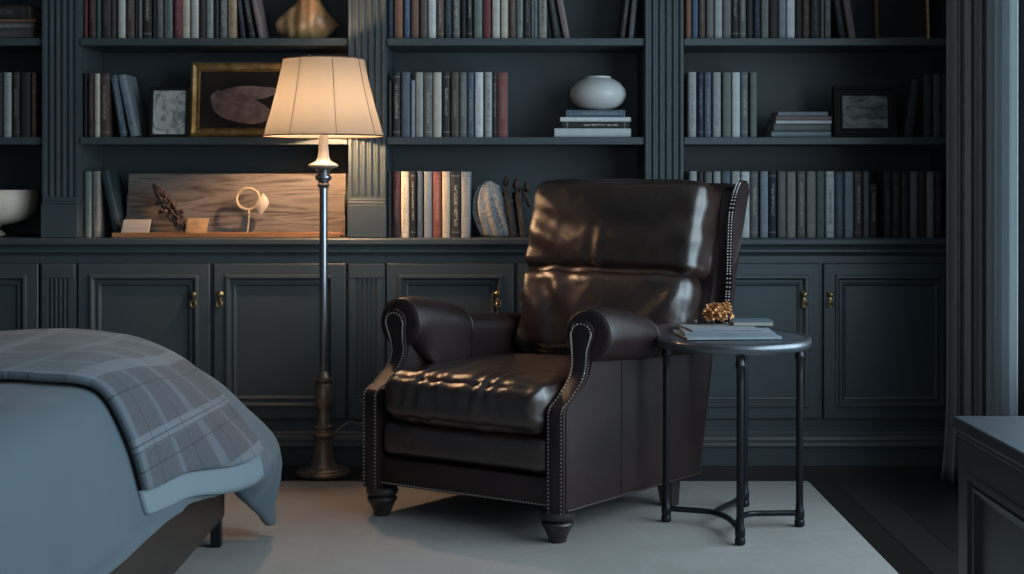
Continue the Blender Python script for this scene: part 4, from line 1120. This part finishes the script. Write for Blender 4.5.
# ================================================================ CURTAINS
def curtain(pts, z0_, z1_, m, name, label, amp=.02, waves=6, flare=0.0, th=.004, nz=40, n=110, seed=0):
    bm = bmesh.new(); P0 = [Vector(p) for p in pts]
    def f(u, v):
        p = P0[0].lerp(P0[1], u); d = (P0[1]-P0[0]).normalized(); nn = Vector((-d.y, d.x, 0))
        z = z1_+(z0_-z1_)*v
        a = amp*(math.sin(2*PI*waves*u+seed)+.35*math.sin(2*PI*waves*2.3*u+1+seed+v*.8))*(1+.25*v)
        sp = (u-.5)*flare*max(0, (v-.86)/.14)**2
        q = p+nn*a+d*sp; q.z = z; return q
    grid(bm, f, n, nz)
    o = link(name, bm, m, smooth=True, angle=180)
    md = o.modifiers.new('thick', 'SOLIDIFY'); md.thickness = th
    tag(o, label, 'curtain'); return o
curtain([(1.628, 5.43, 0), (1.775, 5.41, 0)], .006, 2.62, M_curtain, 'curtain', 'heavy dark grey pleated curtain hanging in front of the right end of the bookcase', .022, 3.5, .04)
curtain([(1.715, 5.24, 0), (1.715, 4.92, 0)], .03, 2.62, M_sheer, 'sheer_curtain', 'pale sheer curtain hanging by the window just right of the dark curtain', .012, 4, .0, .002)
bm = bmesh.new(); tube(bm, [(1.735, 1.9, 2.66), (1.735, 5.5, 2.66)], .014, 14)
tag(link('curtain_rail', bm, M_blackmetal, smooth=True), 'black curtain rail along the right wall over the window', 'curtain rail')

# ================================================================ CHEST (right foreground)
KX0, KX1, KY0, KY1, KZ = 1.100, 1.72, 2.25, 3.60, .545
M_chest = mat('navy_paint', (.026, .036, .045), .40, bump=.05)
K = root('chest', ((KX0+KX1)/2, (KY0+KY1)/2, 0), 'dark blue painted panelled chest in the right foreground', 'chest')
bm = bmesh.new(); box(bm, KX0-.006+.0, KX1, KY0, KY1+.006, KZ-.032, KZ, .006, 3); box(bm, KX0+.002, KX1-.01, KY0+.01, KY1-.002, KZ-.048, KZ-.0325, .004)
link('top', bm, M_chest, K)
# body whose left face carries recessed panels
bm = bmesh.new(); box(bm, KX0+.030, KX1-.01, KY0+.01, KY1-.01, .06, KZ-.05)
link('carcass', bm, M_chest, K)
def side_panel(ya, yb, za, zb):
    bm = bmesh.new()
    pr_ = [(0, .030), (0, .006), (.072, .006), (.076, .000), (.088, .000), (.092, .010), (.100, .012), (.104, .006), (.114, .008), (.120, .020), (.130, .022)]
    rings = []
    for ins, d in pr_: rings.append([bm.verts.new((KX0+d, a, c)) for a, c in ((ya+ins, za+ins), (yb-ins, za+ins), (yb-ins, zb-ins), (ya+ins, zb-ins))])
    for a, b in zip(rings, rings[1:]):
        for i in range(4): bm.faces.new((a[i], a[(i+1) % 4], b[(i+1) % 4], b[i]))
    bm.faces.new(rings[-1]); return bm
link('side_panel', side_panel(KY0+.68, KY1-.008, .06, KZ-.05), M_chest, K)
link('side_panel', side_panel(KY0+.01, KY0+.678, .06, KZ-.05), M_chest, K)
link('base', BX(KX0+.02, KX1-.02, KY0+.03, KY1-.03, .001, .06, .004), M_chest, K)

for o in SC.objects:
    if '_w' in o: del o['_w']
